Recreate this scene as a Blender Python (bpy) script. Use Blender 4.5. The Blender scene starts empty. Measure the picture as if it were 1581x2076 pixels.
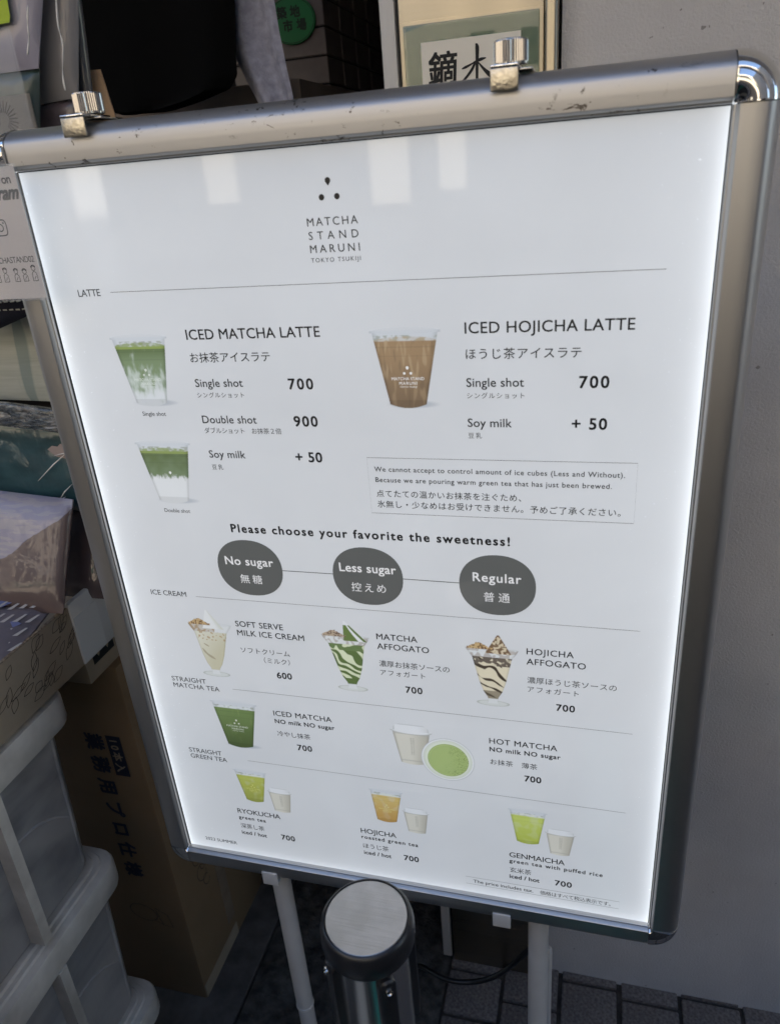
import bpy, bmesh, math, random
from mathutils import Vector, Matrix, noise

random.seed(7)
SC = bpy.context.scene
COL = SC.collection
R = math.radians

# ------------------------------------------------------------------ camera
cam_data = bpy.data.cameras.new('camera')
cam = bpy.data.objects.new('camera', cam_data)
COL.objects.link(cam)
SC.camera = cam
cam.matrix_world = Matrix(((0.9646971, -0.0393153, 0.2604107, 0.4984),
                           (0.2524563, 0.4196441, -0.8718742, -0.6137),
                           (-0.0750018, 0.9068369, 0.4147549, 1.4396),
                           (0, 0, 0, 1)))
cam_data.sensor_fit = 'HORIZONTAL'
cam_data.sensor_width = 36
cam_data.lens = 34.32
cam_data.clip_start = 0.02
cam_data.clip_end = 400
cam_data.dof.use_dof = True
cam_data.dof.focus_distance = 0.86
cam_data.dof.aperture_fstop = 11

# ------------------------------------------------------------------ sky and sun
SUN_EL, SUN_AZ = R(52), R(12)            # the sun stands behind the shop, so its front is in shade
w = bpy.data.worlds.new('World')
SC.world = w
w.use_nodes = True
wn = w.node_tree
sky = wn.nodes.new('ShaderNodeTexSky')
sky.sky_type = 'NISHITA'
sky.sun_disc = False
sky.sun_elevation = SUN_EL
sky.sun_rotation = SUN_AZ
wn.links.new(sky.outputs[0], wn.nodes['Background'].inputs[0])
wn.nodes['Background'].inputs[1].default_value = 0.10
sl = bpy.data.lights.new('sun', 'SUN')
sl.energy = 4.0
sl.angle = R(0.5)
sl.color = (1.0, 0.93, 0.82)
so = bpy.data.objects.new('sun', sl)
COL.objects.link(so)
so.location = (1, 6, 9)
sdir = Vector((math.sin(SUN_AZ) * math.cos(SUN_EL), math.cos(SUN_AZ) * math.cos(SUN_EL), math.sin(SUN_EL)))
so.rotation_euler = sdir.to_track_quat('Z', 'Y').to_euler()
SC.view_settings.view_transform = 'Standard'
SC.view_settings.look = 'None'
SC.view_settings.gamma = 1
SC.view_settings.use_curve_mapping = False
SC.view_settings.exposure = 2.1
GLOW = 0.104                               # brightness of the lightbox

# ------------------------------------------------------------------ materials
def lin(c):
    c /= 255.0
    return c / 12.92 if c <= 0.04045 else ((c + 0.055) / 1.055) ** 2.4

def rgb(r, g, b):
    return (lin(r), lin(g), lin(b), 1)

def mat(name, col, rough=0.6, metal=0.0, **kw):
    m = bpy.data.materials.new(name)
    m.use_nodes = True
    b = m.node_tree.nodes['Principled BSDF']
    b.inputs['Base Color'].default_value = (*col[:3], 1)
    b.inputs['Roughness'].default_value = rough
    b.inputs['Metallic'].default_value = metal
    for k, v in kw.items():
        b.inputs[k.replace('_', ' ')].default_value = v
    return m

def nd(m, t, **kw):
    n = m.node_tree.nodes.new(t)
    for k, v in kw.items():
        setattr(n, k, v)
    return n

def lk(m, a, b):
    m.node_tree.links.new(a, b)

def bsdf(m):
    return m.node_tree.nodes['Principled BSDF']

def coords(m, scale=(1, 1, 1), rot=(0, 0, 0), loc=(0, 0, 0)):
    tc = nd(m, 'ShaderNodeTexCoord')
    mp = nd(m, 'ShaderNodeMapping')
    mp.inputs['Scale'].default_value = scale
    mp.inputs['Rotation'].default_value = rot
    mp.inputs['Location'].default_value = loc
    lk(m, tc.outputs['Object'], mp.inputs[0])
    return mp.outputs[0]

def noise_node(m, vec, scale, detail=4, rough=0.55, dist=0.0):
    n = nd(m, 'ShaderNodeTexNoise')
    n.inputs['Scale'].default_value = scale
    n.inputs['Detail'].default_value = detail
    n.inputs['Roughness'].default_value = rough
    n.inputs['Distortion'].default_value = dist
    lk(m, vec, n.inputs['Vector'])
    return n.outputs['Fac']

def ramp(m, fac, stops):
    r = nd(m, 'ShaderNodeValToRGB')
    e = r.color_ramp.elements
    while len(e) < len(stops):
        e.new(0.5)
    for i, (p, c) in enumerate(stops):
        e[i].position = p
        e[i].color = (*c[:3], 1)
    lk(m, fac, r.inputs[0])
    return r.outputs[0]

def bump(m, fac, strength, dist=0.001, sock='Normal', prev=None):
    b = nd(m, 'ShaderNodeBump')
    b.inputs['Strength'].default_value = strength
    b.inputs['Distance'].default_value = dist
    lk(m, fac, b.inputs['Height'])
    if prev is not None:
        lk(m, prev, b.inputs['Normal'])
    lk(m, b.outputs[0], bsdf(m).inputs[sock])
    return b.outputs[0]

def math_node(m, op, a, b=None, c=None):
    n = nd(m, 'ShaderNodeMath', operation=op)
    for i, v in enumerate((a, b, c)):
        if v is None:
            continue
        if isinstance(v, (int, float)):
            n.inputs[i].default_value = v
        else:
            lk(m, v, n.inputs[i])
    return n.outputs[0]

def noisy(name, c1, c2, scale, rough=0.6, metal=0.0, bs=0.0, bscale=None, bdist=0.001, stretch=(1, 1, 1), p=(0.35, 0.65), **kw):
    m = mat(name, c1, rough, metal, **kw)
    v = coords(m, stretch)
    f = noise_node(m, v, scale)
    lk(m, ramp(m, f, [(p[0], c1), (p[1], c2)]), bsdf(m).inputs['Base Color'])
    if bs:
        bump(m, noise_node(m, v, bscale or scale * 3, 5), bs, bdist)
    return m

# ------------------------------------------------------------------ object helpers
def link(o, parent=None):
    COL.objects.link(o)
    if parent is not None:
        o.parent = parent
        o.location = -wloc(parent)
    return o

def wloc(o):
    v = Vector(o.location)
    while o.parent:
        o = o.parent
        v += Vector(o.location)
    return v

def tag(o, label=None, cat=None, group=None, kind=None):
    if label: o['label'] = label
    if cat: o['category'] = cat
    if group: o['group'] = group
    if kind: o['kind'] = kind
    return o

def thing(name, label, cat, loc=(0, 0, 0), group=None):
    o = bpy.data.objects.new(name, None)
    o.empty_display_size = 0.05
    COL.objects.link(o)
    o.location = loc
    return tag(o, label, cat, group)

def finish(name, bm, m, parent=None, smooth=False, angle=None):
    bmesh.ops.recalc_face_normals(bm, faces=bm.faces)
    me = bpy.data.meshes.new(name)
    bm.to_mesh(me)
    bm.free()
    me.materials.append(m)
    if smooth:
        me.shade_smooth()
        if angle:
            try:
                me.set_sharp_from_angle(angle=R(angle))
            except Exception:
                pass
    return link(bpy.data.objects.new(name, me), parent)

def bm_box(bm, a, b, bev=0.0, seg=2):
    x0, y0, z0 = a
    x1, y1, z1 = b
    vs = [bm.verts.new(p) for p in ((x0, y0, z0), (x1, y0, z0), (x1, y1, z0), (x0, y1, z0),
                                    (x0, y0, z1), (x1, y0, z1), (x1, y1, z1), (x0, y1, z1))]
    fs = [bm.faces.new([vs[i] for i in f]) for f in ((3, 2, 1, 0), (4, 5, 6, 7), (0, 1, 5, 4), (1, 2, 6, 5), (2, 3, 7, 6), (3, 0, 4, 7))]
    if bev:
        es = list({e for f in fs for e in f.edges})
        bmesh.ops.bevel(bm, geom=es, offset=bev, segments=seg, affect='EDGES', profile=0.5)
    return vs

def box(name, a, b, m, parent=None, bev=0.0, seg=2):
    bm = bmesh.new()
    bm_box(bm, a, b, bev, seg)
    return finish(name, bm, m, parent, smooth=bev > 0, angle=35 if bev else None)

def bm_loft(bm, rings, cap=True, closed=True):
    vr = [[bm.verts.new(p) for p in r] for r in rings]
    n = len(vr[0])
    for i in range(len(vr) - 1):
        for j in range(n if closed else n - 1):
            k = (j + 1) % n
            bm.faces.new((vr[i][j], vr[i][k], vr[i + 1][k], vr[i + 1][j]))
    if cap and closed:
        bm.faces.new(vr[0][::-1])
        bm.faces.new(vr[-1])
    return vr

def bm_lathe(bm, prof, c, n=40, cap=True):
    rings = [[(c[0] + r * math.cos(2 * math.pi * j / n), c[1] + r * math.sin(2 * math.pi * j / n), c[2] + z) for j in range(n)] for r, z in prof]
    bm_loft(bm, rings, cap)

def lathe(name, prof, c, m, parent=None, n=40, angle=30):
    bm = bmesh.new()
    bm_lathe(bm, prof, c, n)
    return finish(name, bm, m, parent, True, angle)

def bm_tube(bm, path, r, n=10):
    pts = [Vector(p) for p in path]
    up = Vector((0.31, 0.17, 0.93))
    rings = []
    for i, p in enumerate(pts):
        t = (pts[min(i + 1, len(pts) - 1)] - pts[max(i - 1, 0)]).normalized()
        a = t.cross(up).normalized()
        b = a.cross(t)
        rr = r(i / (len(pts) - 1)) if callable(r) else r
        rings.append([p + (a * math.cos(2 * math.pi * j / n) + b * math.sin(2 * math.pi * j / n)) * rr for j in range(n)])
    bm_loft(bm, rings)

def tube(name, path, r, m, parent=None, n=12):
    bm = bmesh.new()
    bm_tube(bm, path, r, n)
    return finish(name, bm, m, parent, True, 40)

def smooth_path(pts, k=6):
    pts = [Vector(p) for p in pts]
    out = []
    for i in range(len(pts) - 1):
        p0, p1, p2, p3 = pts[max(i - 1, 0)], pts[i], pts[i + 1], pts[min(i + 2, len(pts) - 1)]
        for s in range(k):
            t = s / k
            out.append(0.5 * ((2 * p1) + (p2 - p0) * t + (2 * p0 - 5 * p1 + 4 * p2 - p3) * t * t + (3 * p1 - p0 - 3 * p2 + p3) * t ** 3))
    out.append(pts[-1])
    return out

def polyline(bm, pts, wd, origin, ux, uz, eps=0.0, closed=False):
    """flat printed line: strip of width wd through 2D points on the plane (origin, ux, uz)"""
    o, ux, uz = Vector(origin), Vector(ux), Vector(uz)
    nrm = ux.cross(uz).normalized() * eps
    n = len(pts)
    L, Rr = [], []
    for i, p in enumerate(pts):
        a = pts[(i - 1) % n] if (closed or i > 0) else p
        b = pts[(i + 1) % n] if (closed or i < n - 1) else p
        tx, tz = b[0] - a[0], b[1] - a[1]
        l = math.hypot(tx, tz) or 1
        nx, nz = -tz / l * wd / 2, tx / l * wd / 2
        L.append(bm.verts.new(o + ux * (p[0] + nx) + uz * (p[1] + nz) + nrm))
        Rr.append(bm.verts.new(o + ux * (p[0] - nx) + uz * (p[1] - nz) + nrm))
    for i in range(n if closed else n - 1):
        j = (i + 1) % n
        bm.faces.new((L[i], L[j], Rr[j], Rr[i]))

# text, laid out with Blender's built-in typeface and turned into a flat mesh
_cap = None
def glyphs(s, spacing):
    c = bpy.data.curves.new('lettering', 'FONT')
    c.body = s
    c.size = 1
    c.resolution_u = 3
    c.space_character = spacing
    o = bpy.data.objects.new('lettering', c)
    COL.objects.link(o)
    dg = bpy.context.evaluated_depsgraph_get()
    me = bpy.data.meshes.new_from_object(o.evaluated_get(dg))
    bpy.data.objects.remove(o)
    bpy.data.curves.remove(c)
    xs = [v.co.x for v in me.vertices]
    ys = [v.co.y for v in me.vertices]
    return me, min(xs), max(xs), min(ys), max(ys)

def text(name, s, x0, x1, z, h, m, parent, origin, ux, uz, weight=0.0, cjk=False, maxsp=3.0, shear=0.0):
    """fit text between x0 and x1 with its base at z and cap height h on the plane (origin, ux, uz)"""
    global _cap
    if _cap is None:
        me, a, b, c, d = glyphs('H', 1)
        _cap = d - c
        bpy.data.meshes.remove(me)
    me, a, b, c, d = glyphs(s, 1.0)
    sc = h / ((d - c) if cjk else _cap)
    want = (x1 - x0) / sc
    if len(s) > 1:
        bpy.data.meshes.remove(me)
        me2, a2, b2, _, _ = glyphs(s, 1.5)
        bpy.data.meshes.remove(me2)
        k = ((b2 - a2) - (b - a)) / 0.5
        sp = 1.0 + (want - (b - a)) / k
        sp = max(0.93, min(maxsp, sp))
        me, a, b, c, d = glyphs(s, sp)
    sx = (x1 - x0) / (b - a)
    base = c if cjk else 0.0
    o, ux, uz = Vector(origin), Vector(ux), Vector(uz)
    nrm = ux.cross(uz).normalized()
    pts = [(v.co.x, v.co.y) for v in me.vertices]
    polys = [tuple(p.vertices) for p in me.polygons]
    bpy.data.meshes.remove(me)
    wv = weight * sc
    shifts = [(0, 0)] if weight < 0.001 else [(-wv, -wv), (wv, -wv), (wv, wv), (-wv, wv)] + ([(0, wv * 1.3), (0, -wv * 1.3), (wv * 1.3, 0), (-wv * 1.3, 0)] if weight > 0.02 else [])
    verts, faces = [], []
    for q, (dx, dz) in enumerate(shifts):
        n0 = len(verts)
        for px, py in pts:
            pz = (py - base) * sc
            X_ = x0 + (px - a) * sx + shear * pz + dx
            verts.append(o + ux * X_ + uz * (z + pz + dz) + nrm * (0.000012 * q))
        faces += [tuple(n0 + i for i in p) for p in polys]
    me = bpy.data.meshes.new(name)
    me.from_pydata(verts, [], faces)
    me.materials.append(m)
    return link(bpy.data.objects.new(name, me), parent)

def slab(name, corners, thick, m, parent=None, bulge=0.0, n=14, rough=0.0, seed=0, sag=0.0):
    """soft flat pack: corners TL,TR,BR,BL of its front face, thickness goes backwards along the normal"""
    tl, tr, br, bl = [Vector(c) for c in corners]
    nrm = (bl - tl).cross(tr - tl).normalized()
    bm = bmesh.new()
    F, B = [], []
    for i in range(n + 1):
        v = i / n
        rf, rb = [], []
        for j in range(n + 1):
            u = j / n
            p = (tl * (1 - u) + tr * u) * (1 - v) + (bl * (1 - u) + br * u) * v
            e = (1 - abs(2 * u - 1) ** 6) * (1 - abs(2 * v - 1) ** 6)
            nn = noise.noise(p * 22 + Vector((seed, 0, 0))) * rough + noise.noise(p * 60 + Vector((seed, 3, 0))) * rough * 0.4
            q = p + nrm * ((e - 1) * thick * 0.42 + e * bulge + nn)
            rf.append(bm.verts.new(q))
            rb.append(bm.verts.new(p - nrm * (thick * (0.55 + 0.45 * e))))
        F.append(rf)
        B.append(rb)
    for i in range(n):
        for j in range(n):
            bm.faces.new((F[i][j], F[i][j + 1], F[i + 1][j + 1], F[i + 1][j]))
            bm.faces.new((B[i][j], B[i + 1][j], B[i + 1][j + 1], B[i][j + 1]))
    for i in range(n):
        bm.faces.new((F[0][i], B[0][i], B[0][i + 1], F[0][i + 1]))
        bm.faces.new((F[n][i], F[n][i + 1], B[n][i + 1], B[n][i]))
        bm.faces.new((F[i][0], F[i + 1][0], B[i + 1][0], B[i][0]))
        bm.faces.new((F[i][n], B[i][n], B[i + 1][n], F[i + 1][n]))
    return finish(name, bm, m, parent, True, 55)
# ------------------------------------------------------------------ palette
M = {}
M['stucco'] = noisy('stucco_paint', (0.54, 0.52, 0.505), (0.60, 0.58, 0.565), 6, 0.75)
_v = coords(M['stucco'])
_f = noise_node(M['stucco'], _v, 300, 3, 0.55, 0.3)
_n1 = bump(M['stucco'], _f, 0.65, 0.0024)
bump(M['stucco'], noise_node(M['stucco'], _v, 9, 3, 0.5), 0.15, 0.008, 'Normal', _n1)
_st = noise_node(M['stucco'], coords(M['stucco'], (1, 1, 0.35)), 5, 5, 0.65)
_sp = noise_node(M['stucco'], _v, 75, 2, 0.5)
_k = math_node(M['stucco'], 'MAXIMUM', ramp(M['stucco'], _sp, [(0.715, (0, 0, 0)), (0.735, (0.8, 0.8, 0.8))]), ramp(M['stucco'], _st, [(0.45, (0, 0, 0)), (0.75, (0.16, 0.16, 0.16))]))
_mx = nd(M['stucco'], 'ShaderNodeMix', data_type='RGBA')
lk(M['stucco'], _k, _mx.inputs[0])
lk(M['stucco'], bsdf(M['stucco']).inputs['Base Color'].links[0].from_socket, _mx.inputs[6])
_mx.inputs[7].default_value = (0.2, 0.18, 0.165, 1)
lk(M['stucco'], _mx.outputs[2], bsdf(M['stucco']).inputs['Base Color'])
M['plain_white'] = mat('painted_white', (0.62, 0.6, 0.57), 0.5)
M['facade'] = noisy('facade_paint', (0.62, 0.53, 0.42), (0.7, 0.61, 0.5), 1.5, 0.8)
M['side_grey'] = noisy('blocker_grey', (0.3, 0.29, 0.28), (0.38, 0.36, 0.34), 1.5, 0.8)
M['window'] = mat('window_glass', (0.03, 0.035, 0.04), 0.08)
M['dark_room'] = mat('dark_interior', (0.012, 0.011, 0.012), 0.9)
M['tile'] = noisy('brown_wall_tile', (0.13, 0.108, 0.106), (0.19, 0.158, 0.155), 14, 0.4)
M['grout'] = mat('dark_grout', (0.012, 0.011, 0.011), 0.9)
M['black_gap'] = mat('black_rubber_and_gap', (0.008, 0.008, 0.008), 0.6)

def brushed(name, col, rough, axis, strength=0.25, scale=60):
    m = mat(name, col, rough, 1.0)
    st = [1.0, 1.0, 1.0]
    for i in range(3):
        st[i] = 0.03 if i == axis else 12.0
    v = coords(m, st)
    f = noise_node(m, v, scale, 4, 0.6)
    bump(m, f, strength, 0.0002)
    r = math_node(m, 'MULTIPLY_ADD', f, 0.16, rough - 0.08)
    lk(m, r, bsdf(m).inputs['Roughness'])
    return m

M['steel'] = brushed('brushed_steel', (0.36, 0.32, 0.25), 0.3, 0, 0.5, 40)
M['alu'] = brushed('brushed_aluminium', (0.52, 0.51, 0.50), 0.42, 0, 0.16, 60)
M['alu_v'] = brushed('brushed_aluminium_upright', (0.52, 0.51, 0.50), 0.42, 2, 0.16, 60)
M['alu_dark'] = mat('aluminium_rabbet', (0.3, 0.3, 0.3), 0.32, 1.0)
M['chrome'] = mat('chrome', (0.8, 0.79, 0.77), 0.045, 1.0)
M['knurl'] = mat('knurled_chrome', (0.42, 0.41, 0.40), 0.16, 1.0)
M['chrome_dark'] = mat('tarnished_chrome', (0.5, 0.49, 0.46), 0.14, 1.0)
M['cast'] = noisy('stamped_steel', (0.5, 0.45, 0.36), (0.72, 0.66, 0.54), 260, 0.28, 1.0, 0.8, 420, 0.0006)
M['post_steel'] = brushed('brushed_post_steel', (0.78, 0.75, 0.71), 0.24, 2, 0.1, 60)
M['black_plastic'] = noisy('black_plastic', (0.012, 0.012, 0.014), (0.02, 0.02, 0.022), 30, 0.33)
M['white_plastic'] = mat('white_plastic', (0.62, 0.6, 0.57), 0.42)
M['white_tube'] = noisy('white_coated_tube', (0.5, 0.48, 0.455), (0.58, 0.56, 0.53), 12, 0.4, 0, 0.1, 200, 0.0003)
M['cable'] = mat('black_cable', (0.008, 0.008, 0.009), 0.4)

# scuffed face of the top rail: chips and rub marks, sparse
m = M['alu_top'] = brushed('scuffed_aluminium', (0.52, 0.51, 0.50), 0.48, 0, 0.16, 60)
v1 = coords(m, (1, 1, 1.6))
a = noise_node(m, v1, 55, 5, 0.7, 0.6)
b = noise_node(m, v1, 9, 2, 0.5)
k = math_node(m, 'MULTIPLY', ramp(m, a, [(0.60, (0, 0, 0)), (0.625, (1, 1, 1))]), ramp(m, b, [(0.47, (0, 0, 0)), (0.54, (1, 1, 1))]))
mix = nd(m, 'ShaderNodeMix', data_type='RGBA')
lk(m, k, mix.inputs[0])
mix.inputs[6].default_value = (0.52, 0.51, 0.50, 1)
mix.inputs[7].default_value = (0.13, 0.115, 0.1, 1)
lk(m, mix.outputs[2], bsdf(m).inputs['Base Color'])

# satin round disc on the post, cross hatched with fine scratches
m = M['disc'] = mat('scratched_steel_disc', (0.62, 0.6, 0.58), 0.3, 1.0)
fs = []
for i, (ang, sc) in enumerate(((35, 420), (-20, 300), (75, 380))):
    v = coords(m, (0.05, 1, 1), (0, 0, R(ang)), (i * 3.1, 0, 0))
    fs.append(noise_node(m, v, sc, 3, 0.7))
s = math_node(m, 'ADD', math_node(m, 'ADD', fs[0], fs[1]), fs[2])
bump(m, s, 0.5, 0.00025)
cl = noise_node(m, coords(m), 30, 3)
lk(m, ramp(m, cl, [(0.35, (0.5, 0.485, 0.46)), (0.65, (0.66, 0.64, 0.62))]), bsdf(m).inputs['Base Color'])
lk(m, math_node(m, 'MULTIPLY_ADD', cl, 0.25, 0.26), bsdf(m).inputs['Roughness'])

M['card'] = noisy('brown_cardboard', (0.20, 0.128, 0.064), (0.235, 0.152, 0.08), 5, 0.85, 0, 0.12, 90, 0.0008)
M['card_tray'] = noisy('pale_cardboard', (0.3, 0.235, 0.16), (0.35, 0.28, 0.2), 7, 0.85, 0, 0.15, 120, 0.0008)
M['card_edge'] = noisy('cardboard_edge', (0.12, 0.085, 0.055), (0.32, 0.24, 0.16), 220, 0.9)
M['tape'] = noisy('clear_brown_tape', (0.22, 0.16, 0.11), (0.27, 0.2, 0.14), 20, 0.25)
M['white_paper'] = noisy('creased_white_paper', (0.55, 0.54, 0.52), (0.6, 0.59, 0.57), 9, 0.45, 0, 0.35, 16, 0.004)
M['ink_blue'] = mat('dark_blue_print', (0.012, 0.014, 0.03), 0.7)
M['ink_line'] = mat('brown_line_print', (0.05, 0.035, 0.025), 0.8)
M['ink_black'] = mat('black_print', (0.01, 0.01, 0.01), 0.7)
M['ink_grey'] = mat('grey_print', (0.16, 0.15, 0.14), 0.6)
M['asphalt'] = noisy('rough_asphalt', (0.025, 0.022, 0.019), (0.10, 0.09, 0.076), 38, 0.85, 0, 0.9, 70, 0.008)
M['road'] = noisy('street_asphalt', (0.045, 0.043, 0.042), (0.06, 0.058, 0.056), 20, 0.9)
M['kerb'] = noisy('smooth_concrete', (0.062, 0.055, 0.048), (0.115, 0.10, 0.088), 22, 0.85, 0, 0.6, 60, 0.003)
M['paver'] = noisy('granular_paver', (0.10, 0.084, 0.075), (0.21, 0.18, 0.162), 190, 0.85, 0, 0.7, 260, 0.0015)
M['joint'] = noisy('sandy_joint', (0.035, 0.029, 0.025), (0.07, 0.059, 0.05), 60, 0.95)
M['wood'] = noisy('pale_wood', (0.42, 0.26, 0.14), (0.52, 0.34, 0.19), 16, 0.6, 0, 0.1, 60, 0.001, (1, 1, 0.12))

def cloth_mat(name, c1, c2, scale, b=0.6):
    return noisy(name, c1, c2, scale, 0.95, 0, b, scale * 3, 0.003)
M['towel'] = cloth_mat('grey_terry_cloth', (0.30, 0.30, 0.36), (0.42, 0.42, 0.50), 90)
M['black_cloth'] = mat('black_cloth', (0.004, 0.004, 0.004), 1.0, 0, Specular_IOR_Level=0.1)

def film(m, scale=26, strength=0.8, dist=0.006, coat=1.0):
    strength *= 1.5
    """clear wrapping film: a wrinkled glossy coat over the printed pack"""
    b = bsdf(m)
    b.inputs['Coat Weight'].default_value = coat
    b.inputs['Coat Roughness'].default_value = 0.06
    v = coords(m, (1, 1, 0.45), (0.5, 0.3, 0.6))
    f = noise_node(m, v, scale, 4, 0.6, 1.4)
    f2 = nd(m, 'ShaderNodeTexNoise', noise_type='RIDGED_MULTIFRACTAL')
    f2.inputs['Scale'].default_value = scale * 0.6
    f2.inputs['Detail'].default_value = 3
    lk(m, v, f2.inputs['Vector'])
    s = math_node(m, 'ADD', f, math_node(m, 'MULTIPLY', f2.outputs['Fac'], 0.35))
    bump(m, s, strength, dist, 'Coat Normal')
    return m

# plain two-tone printed pack (generic bands, no picture)
def banded(name, axis_scale, stops, wob=0.02, ws=14, rough=0.5):
    m = mat(name, (0.3, 0.3, 0.3), rough)
    v = coords(m)
    sep = nd(m, 'ShaderNodeSeparateXYZ')
    lk(m, v, sep.inputs[0])
    n = noise_node(m, v, ws, 3)
    d = math_node(m, 'ADD', math_node(m, 'MULTIPLY', sep.outputs[0], axis_scale[0]), math_node(m, 'MULTIPLY', sep.outputs[2], axis_scale[2]))
    d = math_node(m, 'ADD', d, axis_scale[3])
    d = math_node(m, 'ADD', d, math_node(m, 'MULTIPLY', math_node(m, 'SUBTRACT', n, 0.5), wob))
    lk(m, ramp(m, d, stops), bsdf(m).inputs['Base Color'])
    return m
# ================================================================== STRUCTURE
# ground: one sheet to the horizon, everything else stands or lies on it
def sheet(name, x0, x1, y0, y1, z, m, kind='structure'):
    bm = bmesh.new()
    bm.faces.new([bm.verts.new(p) for p in ((x0, y0, z), (x1, y0, z), (x1, y1, z), (x0, y1, z))])
    o = finish(name, bm, m)
    return tag(o, kind=kind)

sheet('ground', -150, 150, -150, 150, -0.03, M['road'])
sheet('street', -30, 30, -9, -0.9, -0.008, M['road'])
bm = bmesh.new()                          # uneven patched asphalt strip under the sign
nx, ny = 70, 110
grid = [[None] * (ny + 1) for _ in range(nx + 1)]
for i in range(nx + 1):
    for j in range(ny + 1):
        x = -0.112 + (0.262 + 0.112) * i / nx
        y = -0.5 + 1.1 * j / ny
        e = min(1, i / 4, (nx - i) / 4)
        z = -0.004 + e * (0.006 * noise.noise(Vector((x * 14, y * 14, 0))) + 0.004 * noise.noise(Vector((x * 50, y * 50, 4))))
        hole = max(0, 0.05 - math.hypot(x + 0.02, y - 0.2)) * 0.35
        grid[i][j] = bm.verts.new((x, y, z - hole))
for i in range(nx):
    for j in range(ny):
        bm.faces.new((grid[i][j], grid[i + 1][j], grid[i + 1][j + 1], grid[i][j + 1]))
tag(finish('asphalt_strip', bm, M['asphalt'], smooth=True), kind='structure')
kerb = box('kerb', (-1.8, -0.9, -0.03), (-0.116, 0.6, 0.0), M['kerb'], bev=0.004)
tag(kerb, kind='structure')

# pavement with single pavers
pv = sheet('pavement', 0.262, 4.0, -0.9, 0.6, -0.008, M['joint'])
pbm = bmesh.new()
bm_box(pbm, (-0.0500, -0.0412, -0.012), (0.0500, 0.0412, 0.0), 0.0028, 2)
first = None
for c in range(9):
    off = (0.0, 0.045, 0.02, 0.005, 0.03)[c % 5]
    for r_ in range(11):
        x = 0.262 + 0.054 + c * 0.1077
        y = 0.325 + off - 0.046 + (r_ - 7) * 0.0895
        if y > 0.43 + 0.1:
            continue
        if first is None:
            first = finish('paver', pbm, M['paver'], pv, True, 35)
            o = first
        else:
            o = first.copy()
            COL.objects.link(o)
        o.location = (x + random.uniform(-0.001, 0.001), y + random.uniform(-0.001, 0.001), random.uniform(-0.0025, 0.0005))
        o.rotation_euler = (random.uniform(-0.012, 0.012), random.uniform(-0.012, 0.012), random.uniform(-0.01, 0.01))

# shop front: plaster wall right of the door, wall over the doorway, dark room behind
shop = thing('shop_wall', 'grey stucco wall of the shop rising from the pavers behind the sign', 'wall', (2.2, 0.5, 0))
box('wall', (0.4475, 0.36, -0.02), (4.5, 0.62, 3.2), M['stucco'], shop)
box('upper_wall', (-5.0, 0.36, 2.25), (0.4475, 0.62, 3.2), M['stucco'], shop)
box('upper_storey', (-5.0, 0.3, 3.2), (4.5, 0.62, 9.0), mat('pale_upper_paint', (0.62, 0.62, 0.66), 0.8), shop)
box('side_pier', (-5.0, 0.36, -0.02), (-2.2, 0.62, 2.25), M['stucco'], shop)

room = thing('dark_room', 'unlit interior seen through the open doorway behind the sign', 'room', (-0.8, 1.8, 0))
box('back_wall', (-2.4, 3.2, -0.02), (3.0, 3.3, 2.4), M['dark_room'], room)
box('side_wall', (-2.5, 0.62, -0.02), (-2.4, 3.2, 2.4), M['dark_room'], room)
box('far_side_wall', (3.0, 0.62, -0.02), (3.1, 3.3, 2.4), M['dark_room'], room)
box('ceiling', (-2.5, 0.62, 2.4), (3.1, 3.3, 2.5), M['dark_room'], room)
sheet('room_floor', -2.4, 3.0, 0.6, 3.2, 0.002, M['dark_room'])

# brown tiled pier inside the doorway, its tiles laid in courses
pier = thing('tiled_pier', 'dark brown tiled pier inside the doorway behind the towel', 'wall', (0, 1.2, 0))
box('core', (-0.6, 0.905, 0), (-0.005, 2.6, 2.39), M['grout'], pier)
t0 = None
for r_ in range(8):
    z = 1.485 + r_ * 0.0455
    for c in range(2):
        x = -0.0485 - c * 0.0975 - (0.0)
        bmx = None
        if t0 is None:
            bmx = bmesh.new()
            bm_box(bmx, (-0.0465, -0.003, -0.0215), (0.0465, 0.004, 0.0215), 0.0015, 1)
            t0 = finish('tile', bmx, M['tile'], pier, True, 35)
            o = t0
        else:
            o = t0.copy()
            COL.objects.link(o)
        o.location = Vector((x + 0.0005, 0.905, z)) - Vector((0, 1.2, 0))
    for c in range(9):
        o = t0.copy()
        COL.objects.link(o)
        o.location = Vector((-0.005, 0.902 + 0.0465 + c * 0.0975, z)) - Vector((0, 1.2, 0))
        o.rotation_euler = (0, 0, R(90))

# door surround
dp = thing('door_post', 'brushed steel door post standing between the dark doorway and the stucco wall', 'door post', (0.35, 0.34, 0))
box('post_panel', (0.2705, 0.34, 0.0), (0.4295, 0.40, 2.25), M['steel'], dp, 0.001)
box('edge_trim', (0.4305, 0.333, 0.0), (0.4445, 0.40, 2.25), M['steel'], dp, 0.004, 3)
box('gap_strip', (0.2655, 0.350, 0.0), (0.270, 0.40, 2.25), M['black_gap'], dp)  # black strip filling the gap between jamb and post panel
box('jamb', (0.2475, 0.345, 0.0), (0.265, 0.42, 2.25), M['plain_white'], dp, 0.0015)

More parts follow.
